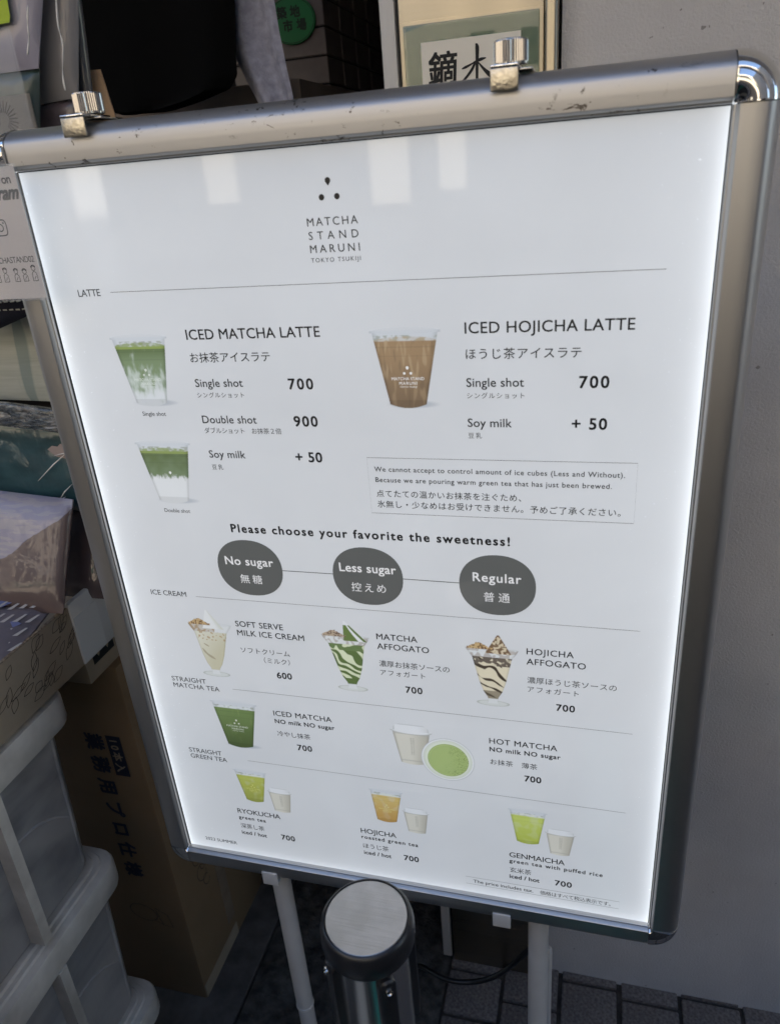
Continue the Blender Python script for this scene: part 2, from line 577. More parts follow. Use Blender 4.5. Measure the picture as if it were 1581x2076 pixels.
plate = thing('name_plate', 'glass name plate with a brush lettered paper on the steel door post', 'name plate', (0.35, 0.33, 1.55))
gm = mat('green_glass', (0.16, 0.26, 0.17), 0.03, 0, Alpha=0.5, Coat_Weight=1.0)
box('glass', (0.2765, 0.332, 1.41), (0.4255, 0.3385, 1.585), gm, plate, 0.0012)
paper_m = mat('cream_paper', (0.86, 0.81, 0.7), 0.8)
box('paper', (0.2965, 0.3302, 1.43), (0.406, 0.3314, 1.567), paper_m, plate)
X, Z = (1, 0, 0), (0, 0, 1)
text('lettering', '鏑', 0.3035, 0.3345, 1.5245, 0.0315, M['ink_black'], plate, (0, 0.3297, 0), X, Z, 0.018, True, 3, 0.06)
def brush(name, strokes, m, parent, y):
    bm = bmesh.new()
    for q, (pts, ws) in enumerate(strokes):
        P = smooth_path([(p[0], 0, p[1]) for p in pts], 6)
        n = len(P)
        L, Q = [], []
        for i, p in enumerate(P):
            t = (P[min(i + 1, n - 1)] - P[max(i - 1, 0)]).normalized()
            f = i / (n - 1) * (len(ws) - 1)
            k = min(int(f), len(ws) - 2)
            wd = ws[k] * (1 - f + k) + ws[k + 1] * (f - k)
            nn_ = Vector((-t.z, 0, t.x)) * wd / 2
            L.append(bm.verts.new(p + nn_ + Vector((0, y - q * 0.00003, 0))))
            Q.append(bm.verts.new(p - nn_ + Vector((0, y - q * 0.00003, 0))))
        for i in range(n - 1):
            bm.faces.new((L[i], L[i + 1], Q[i + 1], Q[i]))
    return finish(name, bm, m, parent)
brush('lettering', [([(0.3415, 1.5375), (0.348, 1.5395), (0.360, 1.5440), (0.3685, 1.5455)], [0.0008, 0.0028, 0.0016, 0.0034, 0.0008]),
                    ([(0.3575, 1.5600), (0.3590, 1.5560), (0.3585, 1.5400), (0.3580, 1.5250)], [0.0012, 0.0042, 0.0032, 0.0030]),
                    ([(0.3570, 1.5430), (0.352, 1.5350), (0.344, 1.5270), (0.3385, 1.5240)], [0.0022, 0.0030, 0.0024, 0.0004]),
                    ([(0.3600, 1.5420), (0.366, 1.5350), (0.373, 1.5290), (0.3790, 1.5275)], [0.0010, 0.0030, 0.0052, 0.0010])], M['ink_black'], plate, 0.3297)

# the other side of the lane (seen only in reflections)
opp = thing('opposite_building', 'sunlit cream building across the lane, reflected in the chrome', 'building', (0, -6, 0))
box('wall', (-9, -6.6, 0), (9, -6.0, 5.4), M['facade'], opp)
for i in range(7):
    for j in range(1):
        x = -7.6 + i * 2.3
        f = box('window', (x, -5.985, 3.3), (x + 1.1, -5.96, 4.6), M['window'], opp)
box('dark_band', (-8.5, -5.99, 0.0), (8.5, -5.95, 1.9), M['dark_room'], opp)  # near-black band added so the pale patches stand out in reflections
patch_mat = mat('cream_patch', (0.6, 0.56, 0.48), 0.8)  # pale patches added to reflect in the menu panel
for xa, xb, za, zb2 in ((-0.80, -0.58, 1.28, 1.92), (-1.38, -1.05, 1.2, 1.92), (1.9, 2.5, 0.9, 1.92), (-2.9, -2.6, 1.3, 1.92), (-6.5, -5.6, 0.8, 1.92)):
    box('reflector_patch', (xa, -5.945, za), (xb, -5.93, zb2), patch_mat, opp)
box('fascia', (-9, -5.99, 2.75), (9, -5.93, 2.95), mat('green_fascia', (0.03, 0.16, 0.11), 0.5), opp)
blocker = thing('light_blocker', 'added unseen dark stall right behind the photographer in the lane', 'blocker', (0.5, -1.6, 0))  # unseen mass added behind the camera to darken the lower wall
box('blocker_mass', (-3.0, -2.0, 0), (3.6, -1.14, 1.16), mat('blocker_dark', (0.03, 0.03, 0.035), 0.9), blocker, 0.01)
for i, (xa, xb, cc) in enumerate(((-2.9, -2.2, (0.2, 0.18, 0.16)), (-1.6, -0.9, (0.3, 0.27, 0.23)), (-0.3, 0.05, (0.32, 0.28, 0.23)), (0.5, 0.62, (0.02, 0.12, 0.09)), (0.9, 1.6, (0.16, 0.14, 0.12)), (2.1, 2.9, (0.3, 0.27, 0.24)))):
    box('reflected_strip', (xa, -1.138, 0.05), (xb, -1.125, 1.12), mat('strip_colour', cc, 0.8), blocker)  # coloured strips added to give the barrier post striped reflections
bn = thing('white_banner', 'tall white banner standing behind the stall across the lane', 'banner', (-3.87, -5.6, 0))
box('cloth', (-4.02, -5.61, 0.5), (-3.72, -5.6, 1.9), mat('white_banner_cloth', (0.75, 0.74, 0.70), 0.8), bn)
tube('pole', [(-4.04, -5.6, 0), (-4.04, -5.6, 1.95)], 0.012, M['white_plastic'], bn)
tag(box('beige_reflector', (-0.02, -1.08, 0.0), (0.24, -0.42, 0.008), mat('beige_patch', (0.62, 0.55, 0.45), 0.9)), 'unseen beige patch added on the ground to reflect in the post', 'mat')  # beige patch added out of view to stripe the post's reflection
tag(box('green_reflector', (0.50, -1.08, -0.004), (0.60, -0.32, 0.006), mat('green_patch', (0.04, 0.42, 0.32), 0.7)), 'unseen green strip added on the pavers to reflect in the post', 'mat')  # green strip added out of view, its colour mirrored by the post
nb = thing('side_blocker', 'unseen grey mass added to block light on the right, outside the frame', 'building', (3.6, -4, 0))  # added out of view to darken reflections on the right rail
box('wall', (3.5, -8, 0), (4.4, -0.9, 5.0), M['side_grey'], nb)
nb2 = thing('far_side_blocker', 'unseen grey mass added to block light on the left, outside the frame', 'building', (-6, -4, 0))  # added out of view to cut side light from the left
box('wall', (-6.6, -5.5, 0), (-5.6, -0.9, 4.5), M['side_grey'], nb2)
aw = thing('sky_occluder', 'pale canvas awning added above the frame to block sky light', 'occluder', (0, -0.3, 2.7))  # unseen cover added to cut off the zenith sky
box('overhead', (-4.5, -0.55, 2.72), (4.5, 0.29, 2.76), mat('pale_occluder', (0.7, 0.7, 0.75), 0.9), aw)
# ================================================================== THE MENU SIGN
W, H, ZB = 0.58, 0.8194, 0.645
sign = thing('menu_sign', 'backlit menu sign in a silver frame on two white legs', 'menu sign', (0.29, 0.02, 0))
def S(x, z, y=0.0):
    return (x, y, ZB + z)

PROF = [(0.0001, 0.0015), (0.0002, -0.0004), (0.0004, -0.0046), (0.0007, -0.0050), (0.0016, -0.0053), (0.0030, -0.0086), (0.0040, -0.0096),
        (0.0110, -0.0100), (0.0205, -0.0098), (0.0236, -0.0086), (0.0266, -0.0058), (0.0293, -0.0018), (0.0314, 0.0032), (0.0326, 0.0086), (0.0330, 0.014), (0.0330, 0.030), (0.0040, 0.030), (0.0040, 0.0068), (0.0001, 0.0066)]
def rail(name, side, m):
    bm = bmesh.new()
    rings = []
    L = W if side in 'TB' else H
    for s in (0.0006, L - 0.0006):
        ring = []
        for d, y in PROF:
            ring.append({'T': S(s, H + d, y), 'B': S(s, -d, y), 'L': S(-d, s, y), 'R': S(W + d, s, y)}[side])
        rings.append(ring)
    bm_loft(bm, rings)
    return finish(name, bm, m, sign, True, 28)
rail('top_rail', 'T', M['alu_top'])
rail('bottom_rail', 'B', M['alu'])
rail('side_rail', 'L', M['alu_v'])
rail('side_rail', 'R', M['alu_v'])
# thin dark gasket along each inner edge
for a, b in (((0, H - 0.0010), (W, H)), ((0, 0), (0.0008, H)), ((W - 0.0008, 0), (W, H))):
    box('gasket', (a[0], -0.0012, ZB + a[1]), (b[0], -0.0003, ZB + b[1]), M['black_gap'], sign)

def corner(cx, cz, a0):
    bm = bmesh.new()
    rings = []
    n = 18
    P2 = [(d * 1.012 + 0.0004, y - 0.0006) for d, y in PROF]
    for i in range(n + 1):
        a = R(a0) + R(90) * i / n
        rings.append([S(cx + d * math.cos(a), cz + d * math.sin(a), y) for d, y in P2])
    bm_loft(bm, rings)
    bmesh.ops.remove_doubles(bm, verts=bm.verts, dist=0.00001)
    return finish('corner_cap', bm, M['chrome'], sign, True, 32)
corner(W, H, 0)
corner(0, H, 90)
corner(0, 0, 180)
corner(W, 0, 270)
# raised inner disc sector of the top corner caps
for cx, a0 in ((W, 0), (0, 90)):
    bm = bmesh.new()
    rings = []
    for i in range(17):
        a = R(a0 + 3) + R(84) * i / 16
        rings.append([S(cx + d * math.cos(a), H + d * math.sin(a), y) for d, y in ((0.002, -0.0085), (0.006, -0.0122), (0.013, -0.0136), (0.0195, -0.0124), (0.0212, -0.0104), (0.0208, -0.007), (0.002, -0.007))])
    bm_loft(bm, rings)
    finish('cap_boss', bm, M['chrome'], sign, True, 40)
box('back_panel', S(-0.022, -0.022, 0.0295), S(W + 0.022, H + 0.022, 0.0335), M['black_plastic'], sign)

# lightbox sheet: edge-lit from its two upright sides
def lightbox(name, attr=False):
    m = mat(name, (0.48, 0.48, 0.49), 0.55)
    b = bsdf(m)
    b.inputs['Coat Weight'].default_value = 1.0
    b.inputs['Coat IOR'].default_value = 1.6
    b.inputs['Coat Roughness'].default_value = 0.035
    tc = nd(m, 'ShaderNodeTexCoord')
    sep = nd(m, 'ShaderNodeSeparateXYZ')
    lk(m, tc.outputs['Object'], sep.inputs[0])
    x, z = sep.outputs[0], sep.outputs[2]
    def glow(d, lam, k):
        e = math_node(m, 'POWER', 2.718, math_node(m, 'MULTIPLY', d, -1.0 / lam))
        return math_node(m, 'MULTIPLY', e, k)
    dr = math_node(m, 'SUBTRACT', W, x)
    db = math_node(m, 'SUBTRACT', z, ZB)
    dt = math_node(m, 'SUBTRACT', ZB + H, z)
    edge = math_node(m, 'ADD', glow(x, 0.0055, 1.2), glow(dr, 0.0055, 1.2))
    soft = math_node(m, 'ADD', glow(x, 0.04, 0.3), glow(dr, 0.04, 0.3))
    topdim = math_node(m, 'SUBTRACT', 1.0, glow(dt, 0.03, 0.22))
    n = noise_node(m, tc.outputs['Object'], 6, 4, 0.6, 0.5)
    var = math_node(m, 'MULTIPLY_ADD', n, 0.30, 0.85)
    tot = math_node(m, 'ADD', 1.0, math_node(m, 'ADD', edge, math_node(m, 'ADD', soft, glow(db, 0.012, 0.5))))
    tot = math_node(m, 'MULTIPLY', math_node(m, 'MULTIPLY', tot, topdim), var)
    # specks of dust in the sheet that catch the edge light
    vo = noise_node(m, tc.outputs['Object'], 330, 2, 0.7)
    sp = ramp(m, vo, [(0.67, (0, 0, 0)), (0.74, (1, 1, 1))])
    sp = math_node(m, 'MULTIPLY', sp, math_node(m, 'ADD', glow(x, 0.04, 4.0), glow(dr, 0.035, 2.4)))
    tot = math_node(m, 'MULTIPLY', math_node(m, 'ADD', tot, sp), GLOW)
    lk(m, tot, b.inputs['Emission Strength'])
    if attr:
        at = nd(m, 'ShaderNodeVertexColor', layer_name='ink')
        mx = nd(m, 'ShaderNodeMix', data_type='RGBA', blend_type='MULTIPLY')
        mx.inputs[0].default_value = 1
        lk(m, at.outputs[0], mx.inputs[6])
        mx.inputs[7].default_value = (0.87, 0.935, 1.0, 1)
        lk(m, mx.outputs[2], b.inputs['Emission Color'])
        mb = nd(m, 'ShaderNodeMix', data_type='RGBA', blend_type='MULTIPLY')
        mb.inputs[0].default_value = 1
        lk(m, at.outputs[0], mb.inputs[6])
        mb.inputs[7].default_value = (0.48, 0.48, 0.49, 1)
        lk(m, mb.outputs[2], b.inputs['Base Color'])
    else:
        b.inputs['Emission Color'].default_value = (0.87, 0.935, 1.0, 1)
    return m
M['sheet'] = lightbox('backlit_sheet')
M['sheet_ink'] = lightbox('backlit_ink', True)
M['ink'] = mat('glossy_black_ink', (0.012, 0.012, 0.014), 0.4, 0, Coat_Weight=0.6, Coat_Roughness=0.05)
M['ink_mid'] = mat('charcoal_ink', (0.085, 0.09, 0.09), 0.5, 0, Coat_Weight=0.7, Coat_Roughness=0.035, Emission_Strength=GLOW * 0.15)
bsdf(M['ink_mid']).inputs['Emission Color'].default_value = (0.95, 1, 0.98, 1)
M['rule'] = mat('grey_rule_ink', (0.1, 0.1, 0.105), 0.5)
M['ink_white'] = mat('white_backlit_lettering', (0.62, 0.62, 0.62), 0.5, 0, Emission_Strength=GLOW)
bsdf(M['ink_white']).inputs['Emission Color'].default_value = (0.95, 0.97, 1, 1)

panel = box('menu_panel', S(-0.003, -0.003, 0.0), S(W + 0.003, H + 0.003, 0.006), M['sheet'], sign)

PO = (0, -0.0003, ZB)
PO2 = (0, -0.0006, ZB)
PO3 = (0, -0.0009, ZB)
mm = 0.001
#  text, x0, x1, base, cap height (mm), kind, weight
WT = {0: 0.003, 1: 0.008, 2: 0.02, 3: 0.021}
LINES = [
 ('MATCHA', 264.9, 308.5, 759.3, 6.15, 'L', 0), ('STAND', 265.1, 308, 748.8, 6.15, 'L', 0), ('MARUNI', 265, 308.2, 738.4, 6.15, 'L', 0),
 ('TOKYO TSUKIJI', 264.9, 308.2, 730.9, 3.4, 'L', 0), ('LATTE', 31.8, 55.4, 711.2, 6.2, 'L', 0), ('Single shot', 71.8, 97.6, 596.3, 4.2, 'L', 0),
 ('ICED MATCHA LATTE', 135.1, 265.1, 669.2, 9.05, 'L', 1), ('お抹茶アイスラテ', 135, 215.1, 647.9, 9.4, 'J', 1),
 ('Single shot', 135.4, 184, 624.9, 7.5, 'L', 1), ('シングルショット', 135.2, 183.6, 614.4, 5.3, 'J', 0), ('700', 229.4, 253, 622.3, 9.7, 'L', 2),
 ('Double shot', 135.7, 192.2, 589.3, 7.5, 'L', 1), ('ダブルショット　お抹茶２倍', 135.8, 215.9, 579, 6, 'J', 0), ('900', 230, 253, 587, 9.7, 'L', 2),
 ('Soy milk', 136.1, 174.6, 554, 7.5, 'L', 1), ('豆乳', 136.6, 148.8, 541.4, 5.5, 'J', 0), ('+ 50', 226.8, 253.2, 551.7, 9.6, 'L', 2),
 ('ICED HOJICHA LATTE', 392.2, 526, 669, 9.05, 'L', 1), ('ほうじ茶アイスラテ', 392.4, 486.3, 647.3, 9.3, 'J', 1),
 ('Single shot', 392.2, 440.5, 623.8, 7.5, 'L', 1), ('シングルショット', 392.3, 440.9, 613.5, 5.25, 'J', 0), ('700', 485.3, 508.6, 622.5, 9.7, 'L', 2),
 ('Soy milk', 392.2, 430.1, 588.1, 7.5, 'L', 1), ('豆乳', 392.3, 404.1, 577.5, 5.3, 'J', 0), ('+ 50', 480.3, 508.4, 586.8, 9.6, 'L', 2),
 ('Double shot', 72.5, 102.2, 492.4, 4.2, 'L', 0),
 ('We cannot accept to control amount of ice cubes (Less and Without).', 303.5, 525.3, 543.9, 4.75, 'L', 1),
 ('Because we are pouring warm green tea that has just been brewed.', 303.8, 515, 533.3, 4.75, 'L', 1),
 ('点てたての温かいお抹茶を注ぐため、', 303.6, 438, 518.1, 7.3, 'J', 1), ('氷無し・少なめはお受けできません。予めご了承ください。', 303.6, 523.5, 507.2, 7.4, 'J', 1),
 ('Please choose your favorite the sweetness!', 145.2, 427.3, 473, 8.8, 'L', 3),
 ('ICE CREAM', 32.5, 76.2, 390.1, 6.2, 'L', 0), ('SOFT SERVE', 129.2, 185.2, 357, 7.1, 'L', 1), ('MILK ICE CREAM', 129.5, 208, 345.4, 7.1, 'L', 1),
 ('ソフトクリーム', 129.8, 188.3, 322.6, 7.2, 'J', 0), ('（ミルク）', 156.1, 186.8, 311, 7.8, 'J', 0), ('600', 168.8, 186.4, 292, 8, 'L', 2),
 ('STRAIGHT', 32.6, 77, 272.6, 6.45, 'L', 0), ('MATCHA TEA', 32.9, 92.5, 263.4, 6.45, 'L', 0),
 ('MATCHA', 289.4, 332.8, 356.1, 7.1, 'L', 1), ('AFFOGATO', 289.2, 344.4, 344.1, 7.1, 'L', 1), ('濃厚お抹茶ソースの', 289.5, 364.9, 321.8, 8, 'J', 0),
 ('アフォガート', 289.8, 338.6, 310.8, 7.2, 'J', 0), ('700', 316.3, 334.3, 290.7, 8, 'L', 2),
 ('HOJICHA', 443, 488, 353.8, 7, 'L', 1), ('AFFOGATO', 442.9, 499.7, 341.6, 7.1, 'L', 1), ('濃厚ほうじ茶ソースの', 443.6, 529.5, 318.8, 8, 'J', 0),
 ('アフォガート', 443.9, 494, 307.9, 7.2, 'J', 0), ('700', 472.7, 490.7, 288, 8, 'L', 2),
 ('ICED MATCHA', 156.2, 226.9, 237.7, 7.1, 'L', 1), ('NO milk NO sugar', 156.3, 228.9, 226.8, 5.85, 'L', 2), ('冷やし抹茶', 156.6, 197.6, 207.8, 7.8, 'J', 0),
 ('700', 179.4, 197.3, 190, 8, 'L', 2), ('STRAIGHT', 32.6, 76.9, 164.6, 6.6, 'L', 0), ('GREEN TEA', 33, 82.4, 155.1, 6.6, 'L', 0),
 ('HOT MATCHA', 403.9, 474.5, 234.9, 7.1, 'L', 1), ('NO milk NO sugar', 404.1, 477.9, 224.1, 5.85, 'L', 2), ('お抹茶　薄茶', 404.4, 454.3, 205.8, 7.8, 'J', 0),
 ('700', 441, 458.5, 187.9, 8, 'L', 2),
 ('RYOKUCHA', 82, 140.4, 72, 7.5, 'L', 1), ('green tea', 81.9, 118.8, 61.9, 5.6, 'L', 2), ('深蒸し茶', 81.9, 114.8, 45.8, 8.4, 'J', 0),
 ('iced / hot', 81.7, 116.3, 35.3, 6.1, 'L', 2), ('700', 136.8, 155, 36.6, 8.3, 'L', 2), ('2023 SUMMER', 25, 70.8, 13.2, 5.2, 'L', 0),
 ('HOJICHA', 245.3, 289.7, 71.2, 7.5, 'L', 1), ('roasted green tea', 245.4, 315.6, 61.8, 5.6, 'L', 2), ('ほうじ茶', 246, 278.4, 45.7, 8.4, 'J', 0),
 ('iced / hot', 246.2, 280.8, 35.3, 6.1, 'L', 2), ('700', 296.9, 315, 36.1, 8.3, 'L', 2),
 ('GENMAICHA', 423.8, 485.7, 70.1, 7.5, 'L', 1), ('green tea with puffed rice', 423.8, 527, 61.2, 5.6, 'L', 2), ('玄米茶', 424.1, 448.7, 45.3, 8.4, 'J', 0),
 ('iced / hot', 423.8, 457.9, 35.6, 6.1, 'L', 2), ('700', 475.6, 494.1, 35.7, 8.3, 'L', 2),
 ('The price includes tax.', 380.8, 450.8, 17.3, 5.2, 'L', 1), ('価格はすべて税込表示です。', 458.8, 537.8, 16.2, 6.9, 'J', 0)]
for s, x0, x1, z, h, k, wt in LINES:
    text('lettering', s, x0 * mm, x1 * mm, z * mm, h * mm, M['ink'], panel, PO, X, Z, WT[wt] * (0.55 if k == 'J' else 1), k == 'J')

def flat(name, polys, m, parent, origin=PO, ux=X, uz=Z):
    bm = bmesh.new()
    o, a, b = Vector(origin), Vector(ux), Vector(uz)
    for p in polys:
        bm.faces.new([bm.verts.new(o + a * (q[0] * mm) + b * (q[1] * mm)) for q in p])
    return finish(name, bm, m, parent)

def disc2(cx, cz, rx, rz, n=28, e=2.0):
    out = []
    for i in range(n):
        a = 2 * math.pi * i / n
        c, s = math.cos(a), math.sin(a)
        out.append((cx + rx * math.copysign(abs(c) ** (2 / e), c), cz + rz * math.copysign(abs(s) ** (2 / e), s)))
    return out

def drop(cx, cz, r, tip):
    out = []
    for i in range(25):
        a = R(-35) + R(250) * i / 24
        out.append((cx + r * math.cos(a), cz + r * math.sin(a)))
    out.append((cx, cz - tip))
    return out
flat('logo_drop', [drop(286.2, 792.6, 2.35, 3.9)], M['ink'], panel)
for x in (279.7, 292.8):
    flat('logo_dot', [disc2(x, 780.5, 2.35, 2.4)], M['ink'], panel)

def line(name, x0, x1, z0, z1, wd, m, org=PO):
    bm = bmesh.new()
    polyline(bm, [(x0 * mm, z0 * mm), (x1 * mm, z1 * mm)], wd * mm, org, X, Z)
    return finish(name, bm, m, panel)
line('rule', 66.2, 545.8, 714, 713.5, 0.42, M['rule'])
line('rule', 87.7, 546.8, 391.4, 390.6, 0.42, M['rule'])
line('rule', 109.5, 547.1, 269.3, 268.6, 0.42, M['rule'])
line('rule', 110.6, 546.8, 162.4, 162, 0.42, M['rule'])
for r4 in ((297.2, 535, 501.2, 557.4), (371.8, 547, 14.4, 26)):
    bm = bmesh.new()
    xa, xb, za, zb_ = [q * mm for q in r4]
    polyline(bm, [(xa, za), (xb, za), (xb, zb_), (xa, zb_)], 0.4 * mm, PO, X, Z, closed=True)
    finish('rule_box', bm, M['rule'], panel)

line('link_line', 192, 256, 431, 431, 0.9, M['ink_mid'])
line('link_line', 318, 384, 430.4, 430, 0.9, M['ink_mid'])
for cx, cz, en, en0, en1, ez, ja, j0, j1, jz, jh in ((158.7, 431.6, 'No sugar', 131.9, 185.8, 435, '無糖', 145.8, 170.5, 413.3, 10.6),
                                                   (286.5, 430.6, 'Less sugar', 257.9, 316.3, 435.4, '控えめ', 268.5, 304.5, 412.8, 10.3),
                                                   (415.2, 429.8, 'Regular', 392.2, 437.9, 433.6, '普通', 402.1, 427.1, 411.6, 10.6)):
    bl = flat('sugar_bubble', [disc2(cx, cz, 36.5, 32.9, 48, 2.18)], M['ink_mid'], panel, PO2)
    text('lettering', en, en0 * mm, en1 * mm, ez * mm, 9.4 * mm, M['ink_white'], panel, PO3, X, Z, 0.012)
    text('lettering', ja, j0 * mm, j1 * mm, jz * mm, jh * mm, M['ink_white'], panel, PO3, X, Z, 0.0, True)

# ------------------------------------------------------------------ printed pictures of the drinks
def PC(r, g, b):
    k = lin(203)
    y = 0.3 * r + 0.55 * g + 0.15 * b
    r, g, b = [y + (q - y) * 0.74 + 1 for q in (r, g, b)]
    return (min(1.12, lin(r) / k), min(1.12, lin(g) / k), min(1.12, lin(b) / k))
def mixc(a, b, t):
    t = max(0.0, min(1.0, t))
    return tuple(a[i] * (1 - t) + b[i] * t for i in range(3))
def sst(a, b, x):
    t = max(0.0, min(1.0, (x - a) / (b - a)))
    return t * t * (3 - 2 * t)
WHITE = (1.0, 1.0, 1.0)
def nz(x, z, s, k=0):
    return noise.noise(Vector((x * s, z * s, k * 7.3)))

def picture(name, x0, x1, z0, z1, fn, step=0.52):
    nxx, nzz = int((x1 - x0) / step), int((z1 - z0) / step)
    verts, cols = [], []
    for j in range(nzz + 1):
        for i in range(nxx + 1):
            x, z = x0 + (x1 - x0) * i / nxx, z0 + (z1 - z0) * j / nzz
            verts.append((x * mm, -0.00015, ZB + z * mm))
            e = min(i, nxx - i, j, nzz - j) / 3.0
            h_ = step * 0.27
            s4 = [fn(x + a, z + b) for a, b in ((-h_, -h_ * 0.6), (h_ * 0.6, -h_), (h_, h_ * 0.6), (-h_ * 0.6, h_))]
            c = mixc(WHITE, tuple(sum(q[k] for q in s4) / 4 for k in range(3)), e)
            cols.append((*c, 1.0))
    faces = [(j * (nxx + 1) + i, j * (nxx + 1) + i + 1, (j + 1) * (nxx + 1) + i + 1, (j + 1) * (nxx + 1) + i) for j in range(nzz) for i in range(nxx)]
    me = bpy.data.meshes.new(name)
    me.from_pydata(verts, [], faces)
    at = me.color_attributes.new('ink', 'FLOAT_COLOR', 'POINT')
    at.data.foreach_set('color', [c for q in cols for c in q])
    me.materials.append(M['sheet_ink'])
    return link(bpy.data.objects.new(name, me), panel)

def cup(x0r, x1r, x0b, x1b, zr, zb, body, k=0, liq=0.14, ice=True, shadow=True):
    ct, cb, wt, wb = (x0r + x1r) / 2, (x0b + x1b) / 2, (x1r - x0r) / 2, (x1b - x0b) / 2
    hh = zr - zb
    def fn(x, z):
        v = (zr - z) / hh
        c = ct + (cb - ct) * max(0, min(1.1, v))
        wdt = wt * 0.94 + (wb - wt * 0.94) * max(0, v) ** 1.0
        if v < 0.03:
            wdt = wt
        u = (x - c) / wdt
        rim = ((x - ct) / wt) ** 2 + ((z - zr) / (hh * 0.045)) ** 2
        base = WHITE
        if shadow:                                   # contact patch printed in the picture
            d = ((x - cb - wb * 0.3) / (wb * 1.25)) ** 2 + ((z - zb) / (hh * 0.05)) ** 2
            base = mixc(PC(172, 176, 182), WHITE, sst(0.3, 1.6, d))
        col = base
        bot = 1.0 + 0.055 * (1 - min(1, u * u))
        if abs(u) < 1 and 0 <= v < bot:
            if v < liq:
                col = mixc(PC(196, 199, 202), PC(176, 180, 184), sst(0.8, 1.0, abs(u)))
                if ice and v > liq * 0.45:
                    q = nz(x, z * 1.6, 0.22, k) + 0.3 * nz(x, z, 0.6, k)
                    col = mixc(col, PC(150, 155, 140), 0.8 * sst(0.0, 0.3, q))
                if v > liq * 0.55:
                    e2 = (u ** 2) + ((v - liq) / (liq * 0.42)) ** 2
                    if e2 < 1:
                        col = mixc(col, body(x, z, u, (v - liq) / (1 - liq), True), 0.3 + 0.5 * sst(0.3, -0.1, nz(x, z * 1.5, 0.25, k + 3)))
            else:
                col = body(x, z, u, (v - liq) / (1 - liq), False)
                if abs(v - 0.22) < 0.008 or abs(v - 0.34) < 0.006:
                    col = mixc(col, (0.05, 0.05, 0.04), 0.16)
                col = mixc(col, tuple(q * 0.72 for q in col), sst(0.82, 1.0, abs(u)))
                if v > 0.94:
                    col = mixc(col, tuple(q * 0.7 for q in col), 0.5)
        if rim < 1:
            col = mixc(col, PC(188, 192, 196), 0.65 if rim > 0.72 else 0.25)
            if 0.8 < rim and z > zr:
                col = mixc(col, PC(225, 228, 230), 0.6)
        return col
    return fn

G1, G2, G3 = PC(84, 108, 54), PC(118, 140, 86), PC(150, 165, 80)
def matcha_single(x, z, u, t, top):
    if top: return PC(130, 150, 70)
    q = nz(x, z * 0.45, 0.22, 1) * 0.55 + nz(x, z * 0.5, 0.55, 2) * 0.25
    col = mixc(PC(92, 113, 60), PC(116, 138, 92), sst(0.0, 0.3, t))
    if t < 0.045: col = PC(136, 156, 62)
    col = mixc(col, PC(180, 190, 176), sst(0.08, 0.62, t - 0.16 + q * 0.75 - 0.1 * (u > 0.2)))
    return mixc(col, PC(206, 208, 208), sst(0.62, 0.95, t + q * 0.4))
def matcha_double(x, z, u, t, top):
    if top: return PC(130, 150, 70)
    q = nz(x, z * 0.4, 0.5, 5) * 0.07 + nz(x, z, 0.9, 6) * 0.03
    col = mixc(PC(94, 112, 62), PC(110, 130, 88), sst(0, 0.5, t) + nz(x, z, 0.15, 8) * 0.6)
    if t < 0.05: col = PC(134, 152, 70)
    return mixc(col, PC(212, 212, 210), sst(0.46, 0.56, t + q))
def hojicha_latte(x, z, u, t, top):
    if top: return PC(176, 152, 112)
    q = nz(x * 2.2, z * 0.4, 0.16, 9)
    col = mixc(PC(160, 124, 82), PC(126, 98, 68), sst(0.1, 1, t))
    col = mixc(col, PC(180, 148, 104), sst(0.14, 0.5, q) * (0.85 - t * 0.6))
    return mixc(col, PC(112, 88, 64), sst(0.15, 0.5, nz(x * 2, z * 0.4, 0.2, 11)) * 0.4)
def iced_matcha(x, z, u, t, top):
    if top: return PC(206, 210, 204)
    col = mixc(PC(104, 130, 62), PC(78, 98, 44), sst(0, 1, t))
    return mixc(col, PC(132, 154, 80), 0.5 * sst(0.25, 0.6, nz(x * 1.4, z * 0.35, 0.16, 12)) * (1 - t))
def tea(c1, c2, k):
    def f(x, z, u, t, top):
        if top: return PC(208, 210, 190)
        col = mixc(c1, c2, sst(0, 1, t))
        return mixc(col, mixc(c1, WHITE, 0.45), 0.5 * sst(0.05, 0.5, nz(x, z, 0.13, k)) * (1 - t * 0.7))
    return f
picture('printed_cup', 50, 119, 602, 679, cup(54, 114.4, 68.1, 101.4, 672.8, 609.5, matcha_single, 1))
picture('printed_cup', 305, 376, 602, 679, cup(309.6, 371.4, 323.8, 356.6, 672.9, 608.3, hojicha_latte, 2))
picture('printed_cup', 51, 121, 498, 575, cup(55.3, 116.8, 69.7, 103.4, 568.4, 506.2, matcha_double, 3))
picture('printed_cup', 72, 140, 178, 256, cup(76.6, 136.1, 89.3, 121.7, 249.4, 185.5, iced_matcha, 4))
